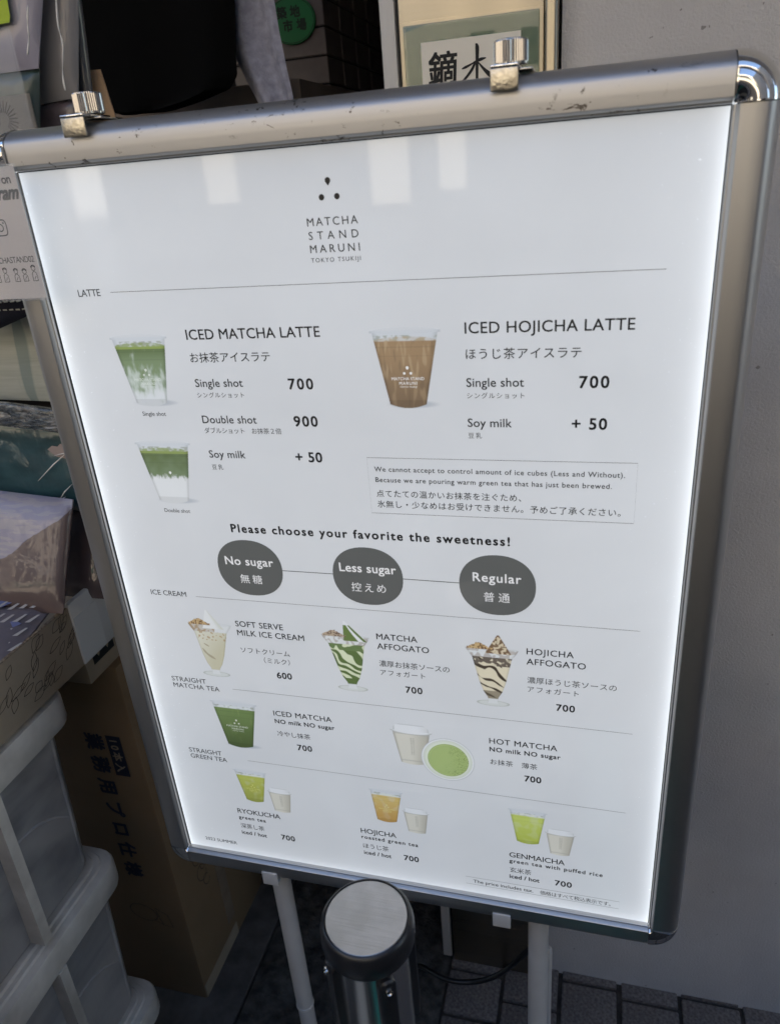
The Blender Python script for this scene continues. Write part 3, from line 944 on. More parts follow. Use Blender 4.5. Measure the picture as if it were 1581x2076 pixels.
def paper_cup(c, hw, hb, zl, zb, sc):
    hh = zl - zb
    def fn(x, z):
        v = (zl - z) / hh
        wdt = hw * 0.9 + (hb - hw * 0.9) * max(0, v)
        u = (x - c) / wdt
        col = WHITE
        if 0 <= v < 1 + 0.05 * (1 - min(1, u * u)) and abs(u) < 1:
            col = mixc(PC(202, 196, 178), PC(176, 169, 150), sst(-0.2, 1.0, u))
            col = mixc(col, PC(150, 144, 130), 0.8 * sst(0.8, 1, abs(u)))
            if abs(v - 0.93) < 0.02: col = mixc(col, PC(160, 156, 146), 0.5)
            if v < 0.12: col = mixc(col, PC(165, 162, 152), 0.6)
            if 0.2 < v < 0.74 and (abs(u + 0.02) < 0.05 or abs(u - 0.12) < 0.04) and int(z / 0.9) % 2:
                col = mixc(col, PC(128, 124, 112), 0.6)
        lid = ((x - c) / hw) ** 2 + ((z - zl) / (hh * 0.1)) ** 2
        lt = z - zl
        if lid < 1:
            col = mixc(PC(214, 214, 212), PC(168, 168, 164), sst(0.6, 1, lid) if z < zl else 0.15)
        if 0 < lt < sc * 0.2 * hh and abs(x - c) < hw * (0.86 - 0.3 * (lt / (0.2 * hh * sc)) ** 3):
            col = mixc(PC(218, 218, 216), PC(196, 196, 194), sst(0.2, 1.0, (x - c) / hw))
            if abs(abs(x - c) / (hw * 0.86) - 0.95) < 0.05 or lt > sc * 0.17 * hh: col = PC(186, 187, 186)
        return col
    return fn
bowl_fn = paper_cup(318, 23.8, 13.6, 238.3, 193, 1.0)
def hot_matcha(x, z):
    d = math.hypot(x - 357.5, z - 204) / 29.0
    di = math.hypot(x - 358, z - 203.4) / 22.8
    if d < 1:
        if di < 1:
            col = mixc(PC(156, 178, 92), PC(146, 168, 82), sst(0.8, 1, di))
            if abs(di - 0.93) < 0.025: col = mixc(col, PC(172, 190, 110), 0.6)
            q = nz(x, z, 1.3, 21) + 0.5 * nz(x, z, 2.2, 22)
            side = sst(-0.1, 0.5, (x - 358) / 22.8 + nz(x, z, 0.12, 23) * 0.6)
            return mixc(col, PC(92, 116, 42), side * sst(0.25, 0.5, q))
        return mixc(PC(206, 212, 188), PC(196, 200, 184), sst(0.8, 0.93, d)) if d < 0.95 else PC(218, 222, 214)
    if d < 1.05:
        return mixc(PC(170, 173, 172), bowl_fn(x, z), sst(1.0, 1.05, d))
    return bowl_fn(x, z)
picture('printed_cup', 290, 390, 172, 252, hot_matcha)
SMALL = ((cup(87.7, 131.9, 98.5, 121.5, 145.6, 97.6, tea(PC(176, 182, 60), PC(150, 156, 40), 13), 5, 0.17, True, False), 145.2, 84),
         (cup(261.6, 302.1, 268.3, 292.2, 145, 97.8, tea(PC(206, 172, 82), PC(192, 140, 50), 14), 6, 0.17, True, False), 316, 258),
         (cup(423, 465.4, 432.4, 456.7, 145, 97.2, tea(PC(186, 200, 74), PC(170, 184, 52), 15), 7, 0.17, True, False), 480, 419))
for cf_, cx, xs in SMALL:
    pf_ = paper_cup(cx, 16.2 if cx < 400 else 17, 10.4, 117.8, 86, 0.9)
    def both(x, z, cf_=cf_, pf_=pf_):
        c = pf_(x, z)
        return cf_(x, z) if c == WHITE else c
    picture('printed_cup', xs, cx + 20, 82, 151, both)

def parfait(c, cf, tip, kind):
    prof = [(0, 26.8), (0.06, 25), (0.18, 20), (0.4, 17), (0.66, 13.5), (0.86, 9.5), (0.97, 5.5), (1.05, 4.8), (1.1, 6)]
    def hwid(v):
        for i in range(len(prof) - 1):
            if prof[i][0] <= v <= prof[i + 1][0]:
                t = (v - prof[i][0]) / (prof[i + 1][0] - prof[i][0])
                return prof[i][1] * (1 - t) + prof[i + 1][1] * t
        return prof[0][1] if v < 0 else 5
    def fn(x, z):
        zr = 356.6
        v = (zr - z) / 62.0
        col = WHITE
        foot = ((x - cf) / 17.0) ** 2 + ((z - 288.8) / 3.6) ** 2
        if foot < 1.0:
            col = mixc(PC(196, 198, 192), PC(160, 164, 152), sst(0.6, 1, foot))
        cc = c + (cf - c) * max(0, min(1, v))
        w_ = hwid(v)
        u = (x - cc) / w_
        if 0 <= v <= 1.1 and abs(u) < 1:
            if v < 0.17 or v > 1.0:
                col = PC(204, 205, 203)
                if v < 0.17 and kind != 0 and nz(x, z, 0.25, kind + 30) > 0.05: col = PC(176, 168, 160)
                if v < 0.17 and kind == 0 and u < 0.25: col = mixc(PC(186, 178, 166), PC(168, 140, 104), sst(0.05, 0.3, nz(x, z, 0.3, 31)))
            else:
                s = math.sin((z * 0.62 + x * 0.42 + 6 * nz(x, z, 0.06, kind + 40)) * 0.95)
                s += 1.2 * nz(x, z, 0.11, kind + 45)
                if kind == 0:
                    col = mixc(PC(206, 202, 180), PC(188, 180, 146), sst(-0.2, 0.9, u * 0.3 + v))
                    if v < 0.35 and nz(x, z, 0.3, 33) > 0.22: col = PC(176, 146, 104)
                    if 0.4 < v < 0.8 and s > 1.15: col = PC(160, 148, 118)
                elif kind == 1:
                    dark, cream = PC(86, 110, 48), PC(202, 208, 164)
                    col = mixc(dark, cream, sst(0.0, 0.35, s))
                    if v < 0.3: col = mixc(PC(98, 122, 62), cream, sst(0.2, 0.32, nz(x, z, 0.14, 47) + v - 0.1))
                    if v > 0.88: col = dark
                else:
                    dark, cream = PC(72, 58, 44), PC(214, 200, 164)
                    col = mixc(dark, cream, sst(-0.75, -0.45, s))
                    if v < 0.34: col = mixc(PC(104, 90, 76), col, sst(0.26, 0.34, v + 0.25 * nz(x, z, 0.3, 48)))
                    if v > 0.84: col = mixc(col, PC(96, 80, 60), 0.7)
            col = mixc(col, tuple(q * 0.8 for q in col), sst(0.85, 1, abs(u)))
        rim = ((x - c) / 27.0) ** 2 + ((z - zr) / 2.0) ** 2
        if rim < 1: col = mixc(col, PC(190, 193, 194), 0.7 if rim > 0.7 else 0.3)
        # cream peak and crumble above the rim
        tx, tz = tip
        if zr - 6 < z < tz:
            t = (tz - z) / (tz - zr)
            off = (tx - (cf + 6)) * (1 - t) + (cf + 6)
            pw = 1.0 + 9.0 * t
            if abs(x - off) < pw:
                uu = (x - off) / pw
                if kind == 0: col = mixc(PC(218, 218, 208), PC(196, 196, 180), sst(0.2, 1, uu))
                elif kind == 1: col = PC(224, 226, 220) if (t < 0.25 or abs(uu - 0.1 - t * 0.3) < 0.22) else PC(96, 120, 50)
                else: col = mixc(PC(206, 186, 148), PC(120, 88, 58), sst(0.0, 0.4, nz(x, z, 0.4, 51) + 0.4 * abs(uu)))
        top = zr + 6.5 * math.exp(-((x - (c - 13)) / 8.5) ** 2) + 1.5 * nz(x, z, 0.5, 53)
        if zr - 1.5 < z < top and c - 25 < x < c + 1:
            col = mixc(PC(196, 158, 96), PC(118, 78, 44), sst(-0.15, 0.3, nz(x, z, 0.55, 54)))
            if kind == 1: col = mixc(PC(176, 150, 120), PC(104, 76, 60), sst(-0.1, 0.3, nz(x, z, 0.7, 55)))
        return col
    return fn
picture('printed_parfait', 65, 128, 282, 378, parfait(96.6, 93.3, (95.6, 374.8), 0))
picture('printed_parfait', 224, 286, 282, 378, parfait(254.6, 257, (255, 374.8), 1))
picture('printed_parfait', 378, 440, 280, 376, parfait(408.5, 409, (415, 373), 2))

# white logo on the cups
def cup_logo(cx, z, k, m):
    flat('logo_drop', [drop(cx, z + 10.9 * k, 1.35 * k, 1.9 * k)], m, panel, PO)
    for dx in (-2.9, 2.9):
        flat('logo_dot', [disc2(cx + dx * k, z + 6.0 * k, 1.2 * k, 1.2 * k, 14)], m, panel, PO)
    text('lettering', 'MATCHA STAND', (cx - 14.5 * k) * mm, (cx + 14.5 * k) * mm, z * mm, 2.6 * k * mm, m, panel, PO, X, Z, 0.006)
    text('lettering', 'MARUNI', (cx - 7.9 * k) * mm, (cx + 7.9 * k) * mm, (z - 4.0 * k) * mm, 2.5 * k * mm, m, panel, PO, X, Z, 0.012)
    text('lettering', 'TOKYO TSUKIJI', (cx - 7.6 * k) * mm, (cx + 7.6 * k) * mm, (z - 6.7 * k) * mm, 1.4 * k * mm, m, panel, PO, X, Z, 0.004)
cup_logo(341.2, 630, 1.0, M['ink_white'])
M['ink_pale'] = mat('pale_backlit_lettering', (0.5, 0.53, 0.5), 0.5, 0, Emission_Strength=GLOW * 0.8)
bsdf(M['ink_pale']).inputs['Emission Color'].default_value = (0.86, 0.92, 0.84, 1)
cup_logo(85.5, 631, 0.97, M['ink_pale'])
cup_logo(106, 213, 0.95, M['ink_pale'])
M['ink_tea'] = mat('faint_tea_lettering', (0.5, 0.5, 0.2), 0.5, 0, Emission_Strength=GLOW * 0.75)
bsdf(M['ink_tea']).inputs['Emission Color'].default_value = (0.75, 0.72, 0.25, 1)
cup_logo(110.5, 116, 0.66, M['ink_tea'])
cup_logo(281.5, 115.5, 0.66, M['ink_tea'])
flat('logo_drop', [drop(88.5, 536.8, 1.4, 2)], M['ink_white'], panel, PO)

# chrome hook clips with knurled knobs on the top rail
def clip(tx0, tx1, kx, label):
    t = thing('knob_clip', label, 'clip', ((tx0 + tx1) / 2, 0.0, 1.5), 'chrome clips on the top rail of the menu sign')
    zt = ZB + H + 0.0336
    bm = bmesh.new()
    bm_box(bm, (tx0, -0.0150, zt - 0.0125), (tx1, -0.0128, zt + 0.0018), 0.0009, 2)
    finish('hook', bm, M['cast'], t, True, 35)
    box('bridge', (tx0, -0.0148, zt + 0.0020), (tx1, 0.0250, zt + 0.0042), M['chrome'], t, 0.0008)
    box('foot_plate', (tx0 + 0.004, 0.0, zt + 0.0002), (kx + 0.016, 0.032, zt + 0.0019), M['chrome_dark'], t, 0.0006)
    bm = bmesh.new()
    n = 84
    rings = []
    for r0, z, kn in ((0.0100, 0.0044, 0), (0.0118, 0.0050, 0), (0.0122, 0.0066, 1), (0.0122, 0.0196, 1), (0.0116, 0.0206, 0), (0.0105, 0.0210, 0)):
        rings.append([(kx + (r0 - (0.0007 if (j % 2 and kn) else 0)) * math.cos(2 * math.pi * j / n), 0.010 + (r0 - (0.0007 if (j % 2 and kn) else 0)) * math.sin(2 * math.pi * j / n), zt + z) for j in range(n)])
    bm_loft(bm, rings)
    finish('knob', bm, M['knurl'], t, True, 14)
    return t
clip(0.0655, 0.0875, 0.0785, 'chrome clip with knurled knob at the left end of the top rail')
clip(0.4185, 0.4380, 0.4305, 'chrome clip with knurled knob in front of the brush lettered name plate')

# legs, foot frame, hooks under the bottom rail
for i, x in enumerate((0.112, 0.456)):
    lathe('leg', [(0.0125, 0.31), (0.0125, 0.612)], (x, 0.021, 0), M['white_tube'], sign, 24)
    lathe('leg_sleeve', [(0.0118, 0.03), (0.0118, 0.3095)], (x, 0.021, 0), M['white_tube'], sign, 24)
    lathe('collar', [(0.0132, 0.3095), (0.0136, 0.312), (0.0132, 0.3145)], (x, 0.021, 0), M['white_plastic'], sign, 24)
box('foot_bar', (0.09, -0.10, 0.004), (0.134, 0.16, 0.030), M['white_tube'], sign, 0.006, 3)
box('foot_bar', (0.434, -0.10, 0.004), (0.478, 0.16, 0.030), M['white_tube'], sign, 0.006, 3)
lathe('rear_stay', [(0.0005, 0.362), (0.003, 0.3615), (0.005, 0.358), (0.0055, 0.352), (0.0055, 0.031)], (0.463, 0.148, 0), M['white_tube'], sign, 20)
for x0 in (0.1045, 0.404):
    bm = bmesh.new()
    bm_box(bm, (x0, -0.0115, ZB - 0.0385), (x0 + 0.0215, -0.0085, ZB - 0.0165), 0.0012, 3)
    bm_box(bm, (x0 + 0.0005, -0.0090, ZB - 0.0380), (x0 + 0.021, 0.018, ZB - 0.0342), 0.0008, 2)
    finish('hook_tab', bm, M['white_plastic'], sign, True, 35)
cb = tube('power_cable', smooth_path([(0.13, 0.30, 0.012), (0.19, 0.27, 0.02), (0.24, 0.19, 0.19), (0.30, 0.15, 0.232), (0.345, 0.15, 0.24), (0.385, 0.15, 0.27), (0.425, 0.15, 0.33), (0.45, 0.12, 0.42), (0.46, 0.06, 0.58), (0.45, 0.035, 0.66)], 8), 0.0042, M['cable'])
tag(cb, 'black power cable hanging behind the right leg of the menu sign', 'cable')
# ================================================================== BELT POST
BP = (0.342, -0.2455)
post = thing('barrier_post', 'steel belt barrier post with black collar and scratched steel top', 'barrier post', (BP[0], BP[1], 0))
lathe('pole', [(0.0300, 0.012), (0.0300, 0.899)], (BP[0], BP[1], 0), M['post_steel'], post, 64)
lathe('base', [(0.16, 0.0), (0.16, 0.008), (0.15, 0.014), (0.06, 0.02), (0.034, 0.026), (0.0302, 0.03)], (BP[0], BP[1], 0.006), M['black_plastic'], post, 48)
lathe('collar', [(0.0304, 0.888), (0.0350, 0.889), (0.0366, 0.892), (0.0374, 0.900), (0.0372, 0.906), (0.0360, 0.9115), (0.0342, 0.9145), (0.0330, 0.9150), (0.0326, 0.9138), (0.0326, 0.908)],
      (BP[0], BP[1], 0), M['black_plastic'], post, 72, 40)
lathe('top_disc', [(0.0324, 0.909), (0.0324, 0.9138), (0.0318, 0.9143)], (BP[0], BP[1], 0), M['disc'], post, 72)
for k, a in enumerate((-52, 38, 128, 218)):
    ca, sa = math.cos(R(a)), math.sin(R(a))
    def loc(rd, t, z):
        return (BP[0] + rd * ca - t * sa, BP[1] + rd * sa + t * ca, z)
    bm = bmesh.new()
    rings = []
    outline = []
    for i in range(13):
        b = math.pi * i / 12
        outline.append((0.0072 * math.cos(b), 0.877 + 0.0072 * math.sin(b)))
    outline += [(-0.0072, 0.80), (-0.0045, 0.775), (0.0045, 0.775), (0.0072, 0.80)]
    for rd, ins in ((0.0285, 0), (0.0350, 0), (0.0366, 0.0012), (0.0371, 0.003)):
        rings.append([loc(rd, t * (1 - ins / 0.0072), 0.84 + (z - 0.84) * (1 - ins / 0.04)) for t, z in outline])
    bm_loft(bm, rings)
    br = finish('belt_bracket', bm, M['black_plastic'], post, True, 35)
    sc = bmesh.new()
    rg = []
    for rd, r0 in ((0.0365, 0.0030), (0.0384, 0.0030), (0.0390, 0.0018), (0.0380, 0.0012)):
        rg.append([loc(rd, r0 * math.cos(2 * math.pi * j / 14), 0.874 + r0 * math.sin(2 * math.pi * j / 14)) for j in range(14)])
    bm_loft(sc, rg)
    finish('screw', sc, M['chrome'], br, True, 40)

# ================================================================== LEFT OF THE SIGN
# tall carton
tc_ = thing('tall_carton', 'tall brown carton with dark blue lettering standing on the ground behind the sign', 'carton', (-0.32, 0.3, 0))
box('board', (-0.46, 0.163, 0.001), (-0.186, 0.432, 0.789), M['card'], tc_, 0.003)
box('tape_strip', (-0.1862, 0.279, 0.06), (-0.1855, 0.307, 0.784), M['tape'], tc_)
box('bottom_flap', (-0.1863, 0.165, 0.004), (-0.1848, 0.305, 0.036), M['card_tray'], tc_)
FO = (0, 0.1624, 0)
# characters run down the face, turned a quarter
text('lettering', '業務用プロ仕様', -0.652, -0.325, -0.282, 0.033, M['ink_blue'], tc_, FO, (0, 0, -1), (1, 0, 0), 0.03, True)
bm = bmesh.new()
vs = [bm.verts.new(p) for p in ((-0.2415, 0.1621, 0.652), (-0.2145, 0.1621, 0.652), (-0.2145, 0.1621, 0.568), (-0.2415, 0.1621, 0.568))]
bm.faces.new(vs)
finish('printed_label', bm, M['ink_blue'], tc_)
text('lettering', '10本入', -0.643, -0.577, -0.237, 0.018, M['card_tray'], tc_, (0, 0.1618, 0), (0, 0, -1), (1, 0, 0), 0.02, True)
bm = bmesh.new()
def ell(cx, cz, rx, rz, n=20, a0=0, a1=360, tilt=0):
    out = []
    for i in range(n + 1):
        a = R(a0 + (a1 - a0) * i / n)
        x, z = rx * math.cos(a), rz * math.sin(a)
        ct, st = math.cos(R(tilt)), math.sin(R(tilt))
        out.append((cx + x * ct - z * st, cz + x * st + z * ct))
    return out
polyline(bm, ell(-0.272, 0.228, 0.028, 0.02, tilt=-15), 0.0014, (0, 0.1621, 0), X, Z)
polyline(bm, [(-0.245, 0.245), (-0.222, 0.232), (-0.216, 0.200), (-0.236, 0.203), (-0.252, 0.212)], 0.0014, (0, 0.1621, 0), X, Z)
polyline(bm, [(-0.245, 0.24), (-0.236, 0.203)], 0.0014, (0, 0.1621, 0), X, Z)
finish('line_drawing', bm, M['ink_line'], tc_)
bm = bmesh.new()
for cy, cz, ry, rz in ((0.232, 0.305, 0.012, 0.016), (0.238, 0.262, 0.014, 0.02), (0.247, 0.235, 0.009, 0.014), (0.244, 0.275, 0.006, 0.01)):
    polyline(bm, ell(cy, cz, ry, rz, 18, 20, 330, 20), 0.0014, (-0.1855, 0, 0), (0, 1, 0), Z)
finish('line_drawing', bm, M['ink_line'], tc_)

# small carton with arrow print
ac = thing('arrow_carton', 'small brown carton with black arrow print wedged under the taped tray', 'carton', (-0.3, 0.27, 0.79))
box('board', (-0.42, 0.118, 0.791), (-0.196, 0.40, 0.872), M['card_tray'], ac, 0.003)
box('printed_panel', (-0.1962, 0.135, 0.815), (-0.1956, 0.185, 0.869), M['ink_black'], ac)
bm = bmesh.new()
for y in (0.148, 0.170):
    o_ = Vector((-0.1953, 0, 0))
    for poly in ([(y - 0.004, 0.868), (y + 0.004, 0.868), (y + 0.004, 0.838), (y - 0.004, 0.838)], [(y - 0.008, 0.836), (y + 0.008, 0.836), (y, 0.822)]):
        bm.faces.new([bm.verts.new((-0.1953, p, q)) for p, q in poly])
finish('arrow_print', bm, M['card_tray'], ac)

# translucent storage boxes, stacked
pp = noisy('translucent_polypropylene', (0.40, 0.38, 0.37), (0.48, 0.455, 0.44), 5, 0.38, 0, 0.08, 30, 0.002)
bsdf(pp).inputs['Alpha'].default_value = 0.72
_v = coords(pp, (1, 1, 1), (0.6, 0, 0))
_l = noise_node(pp, coords(pp, (1, 5, 0.5), (0.7, 0, 0)), 40, 3, 0.7)
_b = noise_node(pp, coords(pp, (1, 0.6, 1.6)), 7, 3, 0.5, 0.8)
_mx = nd(pp, 'ShaderNodeMix', data_type='RGBA', blend_type='MULTIPLY')
_mx.inputs[0].default_value = 1
lk(pp, bsdf(pp).inputs['Base Color'].links[0].from_socket, _mx.inputs[6])
lk(pp, ramp(pp, _b, [(0.38, (0.62, 0.63, 0.66)), (0.52, (0.95, 0.95, 0.95)), (0.64, (1.15, 1.13, 1.12))]), _mx.inputs[7])  # mottled tone stands for inner shadows seen through the wall
lk(pp, _mx.outputs[2], bsdf(pp).inputs['Base Color'])
lk(pp, math_node(pp, 'MULTIPLY_ADD', _l, 0.35, 0.22), bsdf(pp).inputs['Roughness'])
ppr = noisy('frosted_rim_plastic', (0.36, 0.325, 0.28), (0.62, 0.575, 0.51), 11, 0.42, 0, 0.15, 40, 0.002)
dustm = mat('pale_folded_stock', (0.34, 0.33, 0.33), 0.9)
darkm = mat('dark_folded_stock', (0.03, 0.03, 0.033), 0.9)

def rrect(x0, x1, y0, y1, r, z, n=6):
    out = []
    for cx, cy, a0 in ((x1 - r, y1 - r, 0), (x0 + r, y1 - r, 90), (x0 + r, y0 + r, 180), (x1 - r, y0 + r, 270)):
        for i in range(n + 1):
            a = R(a0 + 90 * i / n)
            out.append((cx + r * math.cos(a), cy + r * math.sin(a), z))
    return out

def crate(zt, h, label, dx=0.0):
    t = thing('storage_box', label, 'storage box', (-0.36, -0.2, zt - h), 'translucent storage boxes stacked left of the sign')
    xr, yr = -0.150 + dx, 0.034
    bm = bmesh.new()
    prof = [(0.030, -h), (0.026, -h + 0.008), (0.017, -0.052), (0.015, -0.050)]
    bm_loft(bm, [rrect(-0.56 + i, xr - i, -0.46 + i, yr - i, 0.028, zt + z) for i, z in prof])
    finish('tub', bm, pp, t, True, 40)
    bm = bmesh.new()
    prof = [(0.0152, -0.049), (0.001, -0.050), (0.0, -0.046), (0.0, -0.014), (0.002, -0.009), (0.012, -0.007), (0.014, -0.004), (0.020, -0.0035), (0.022, 0.0), (0.034, 0.0), (0.036, -0.004)]
    bm_loft(bm, [rrect(-0.56 + i, xr - i, -0.46 + i, yr - i, 0.034 - i * 0.3, zt + z) for i, z in prof])
    finish('lid_rim', bm, ppr, t, True, 35)
    for q in range(4):                    # folded goods showing dimly through the wall
        zz = zt - h + 0.012 + q * 0.052
        s = slab('folded_stock', [(xr - 0.21, -0.40 + q * 0.02, zz + 0.046), (xr - 0.048 - 0.006 * (q % 2), -0.40 + q * 0.02, zz + 0.046), (xr - 0.048, -0.03 - q * 0.012, zz + 0.046), (xr - 0.21, -0.03, zz + 0.046)], -0.040, dustm if q % 2 else darkm, t, 0.0, 6, 0.003, q)
    # upright rib of the front flap, bent corner post and arched moulding on the wall
    bm = bmesh.new()
    bm_loft(bm, [[(xr - 0.020, -0.128, zt - 0.05), (xr + 0.001, -0.128, zt - 0.05), (xr + 0.001, -0.114, zt - 0.05), (xr - 0.020, -0.114, zt - 0.05)],
                 [(xr - 0.032, -0.128, zt - h + 0.004), (xr - 0.004, -0.128, zt - h + 0.004), (xr - 0.004, -0.114, zt - h + 0.004), (xr - 0.032, -0.114, zt - h + 0.004)]])
    finish('flap_rib', bm, ppr, t)
    bm = bmesh.new()
    pts = []
    for i in range(15):
        u = i / 14
        pts.append((xr - 0.0175 - 0.012 * (0.32 + 0.3 * u * u), -0.10 + 0.085 * u, zt - h * 0.50 - 0.045 * (u ** 2.2)))
    bm_tube(bm, pts, 0.0030, 8)
    pts2 = [(xr - 0.0172 - 0.012 * u, -0.006 - 0.006 * u, zt - 0.053 - (h - 0.07) * u) for u in [i / 8 for i in range(9)]]
    bm_tube(bm, pts2, 0.0032, 8)
    finish('moulding', bm, pp, t, True, 60)
    return t
crate(0.868, 0.300, 'top translucent storage box directly under the cardboard tray')
crate(0.567, 0.300, 'middle translucent storage box with the long rim across the lower left')
crate(0.266, 0.262, 'bottom translucent storage box standing on the kerb')

# open cardboard tray with goods
tray = thing('cardboard_tray', 'open cardboard tray with leaf line print and white tape on the storage boxes', 'cardboard tray', (-0.3, -0.1, 0.87))
TX, TZ0, TZ1 = -0.150, 0.8695, 0.959
box('long_side', (TX - 0.0045, -0.46, TZ0), (TX, 0.068, TZ1), M['card_tray'], tray, 0.0008)
box('cut_edge', (TX - 0.0044, -0.458, TZ1 + 0.0001), (TX - 0.0001, 0.066, TZ1 + 0.0012), M['card_edge'], tray)
box('floor', (-0.47, -0.46, TZ0), (TX - 0.0046, 0.30, TZ0 + 0.004), M['card_tray'], tray)
bm = bmesh.new()                          # white wrapped end
bm_box(bm, (TX - 0.0065, 0.0685, TZ0 - 0.001), (TX + 0.0014, 0.30, TZ1 + 0.004), 0.002, 2)
bmesh.ops.subdivide_edges(bm, edges=[e for e in bm.edges if abs(e.verts[0].co.y - e.verts[1].co.y) > 0.1], cuts=10)
finish('white_wrap', bm, M['white_paper'], tray, True, 40)
box('tape_piece', (TX + 0.0015, 0.0690, TZ0 + 0.002), (TX + 0.0019, 0.118, TZ1 - 0.018), mat('matte_white_tape', (0.6, 0.6, 0.58), 0.3), tray)
box('back_side', (-0.47, 0.296, TZ0), (TX - 0.007, 0.30, TZ1), M['card_tray'], tray)
rnd = random.Random(3)
for i in range(40):
    cy, cz = rnd.uniform(-0.14, 0.055), rnd.uniform(0.882, 0.945)
    ln, wd_, an = rnd.uniform(0.016, 0.03), rnd.uniform(0.003, 0.006), rnd.uniform(15, 65)
    pts = []
    for k in range(9):
        t_ = k / 8
        pts.append((t_ * ln, wd_ * math.sin(math.pi * t_)))
    for k in range(7, -1, -1):
        t_ = k / 8
        pts.append((t_ * ln, -wd_ * math.sin(math.pi * t_)))
    ct, st = math.cos(R(an)), math.sin(R(an))
    pts = [(cy + a * ct - b * st, min(TZ1 - 0.002, max(TZ0 + 0.002, cz + a * st + b * ct))) for a, b in pts]
    bm = bmesh.new()
    polyline(bm, pts, 0.0007, (TX + 0.0003 + i * 0.000004, 0, 0), (0, 1, 0), Z)
    finish('leaf_outline', bm, M['ink_line'], tray)

# packs in the tray
def stripe_mat(name, c1, c2, sc, thr=0.62, st=(1, 1, 6)):
    m = mat(name, c1, 0.5)
    v = coords(m, st)
    f = noise_node(m, v, sc, 3, 0.5, 0.4)
    lk(m, ramp(m, f, [(thr - 0.02, c1), (thr + 0.02, c2)]), bsdf(m).inputs['Base Color'])
    return m

m = M['lav'] = banded('lavender_brown_print', (-0.55, 0, 1.0, -1.155), [(0.0, (0.10, 0.066, 0.06)), (0.495, (0.14, 0.095, 0.085)), (0.505, (0.32, 0.30, 0.38)), (1.0, (0.34, 0.32, 0.40))], 0.022, 24, 0.5)
# scale the height into the ramp range
rampn = [n for n in m.node_tree.nodes if n.type == 'VALTORGB'][0]
src = rampn.inputs[0].links[0].from_socket
lk(m, math_node(m, 'MULTIPLY_ADD', src, 9.0, 0.5), rampn.inputs[0])
streak = noise_node(m, coords(m, (1, 1, 7)), 34, 3, 0.5)
mxn = nd(m, 'ShaderNodeMix', data_type='RGBA')
lk(m, math_node(m, 'MULTIPLY', ramp(m, streak, [(0.50, (0, 0, 0)), (0.53, (0.9, 0.9, 0.9))]), math_node(m, 'GREATER_THAN', rampn.inputs[0].links[0].from_socket, 0.51)), mxn.inputs[0])
lk(m, rampn.outputs[0], mxn.inputs[6])
mxn.inputs[7].default_value = (0.40, 0.37, 0.40, 1)
lk(m, mxn.outputs[2], bsdf(m).inputs['Base Color'])
film(M['lav'], 26, 0.3, 0.003, 0.7)
p1 = slab('wrapped_pack', [(-0.245, 0.094, 1.112), (-0.130, 0.100, 1.100), (-0.130, 0.030, 0.975), (-0.245, 0.024, 0.975)], 0.02, M['lav'], None, 0.004, 18, 0.0015, 1)
tag(p1, 'film wrapped lavender and brown pack leaning in front in the cardboard tray', 'wrapped pack', 'wrapped packs beside the sign')
M['brownpk'] = film(noisy('dark_brown_print', (0.05, 0.035, 0.04), (0.13, 0.09, 0.09), 9, 0.45), 16, 0.4)
p2 = slab('wrapped_pack', [(-0.25, 0.165, 1.085), (-0.128, 0.165, 1.080), (-0.128, 0.105, 0.95), (-0.25, 0.105, 0.95)], 0.022, M['brownpk'], None, 0.006, 16, 0.001, 5)
tag(p2, 'dark brown wrapped pack standing behind the lavender and brown one', 'wrapped pack', 'wrapped packs beside the sign')
M['strokes'] = film(noisy('grey_violet_print', (0.13, 0.115, 0.13), (0.17, 0.15, 0.17), 16, 0.5), 34, 0.5)
p3 = slab('wrapped_pack', [(-0.30, 0.020, 0.985), (-0.156, 0.052, 0.979), (-0.153, -0.062, 0.952), (-0.30, -0.066, 0.955)], 0.02, M['strokes'], None, 0.004, 16, 0.001, 9)
tag(p3, 'grey violet pack with white strokes lying flat in the cardboard tray', 'wrapped pack', 'wrapped packs beside the sign')
bm = bmesh.new()
a0, a1, a2 = Vector((-0.300, 0.020, 0.9935)), Vector((-0.156, 0.052, 0.9870)), Vector((-0.300, -0.066, 0.9625))
ux_, uy_ = (a1 - a0), (a2 - a0)
for i in range(9):
    for j in range(4):
        u, v = 0.08 + i * 0.105 + 0.04 * (j % 2) + rnd.uniform(-0.015, 0.015), 0.10 + j * 0.23 + rnd.uniform(-0.02, 0.02)
        w0, w1, hh = 0.022, 0.042, 0.13
        q = [(u + 0.05, v), (u + 0.05 + w0, v), (u + w1 * 0.6, v + hh), (u - w1 * 0.4, v + hh)]
        bm.faces.new([bm.verts.new(a0 + ux_ * p + uy_ * r_) for p, r_ in q if True])
finish('white_strokes', bm, mat('pale_stroke_print', (0.42, 0.40, 0.38), 0.45), p3)
bm = bmesh.new()
for u0, v0 in ((0.42, 0.05), (0.62, 0.42), (0.30, 0.5)):
    bm.faces.new([bm.verts.new(a0 + ux_ * p + uy_ * r_ - Vector((0, 0, 0.0004))) for p, r_ in ((u0, v0 + 0.22), (u0 + 0.22, v0), (u0 + 0.3, v0 + 0.06), (u0 + 0.04, v0 + 0.36))])
finish('blue_patch', bm, mat('blue_patch_print', (0.14, 0.16, 0.30), 0.45), p3)
p4 = slab('white_box', [(-0.30, -0.068, 0.950), (-0.157, -0.064, 0.948), (-0.157, -0.20, 0.935), (-0.30, -0.20, 0.935)], 0.03, M['white_plastic'], None, 0.001, 8)
tag(p4, 'smooth white box lying at the near end of the cardboard tray', 'box')

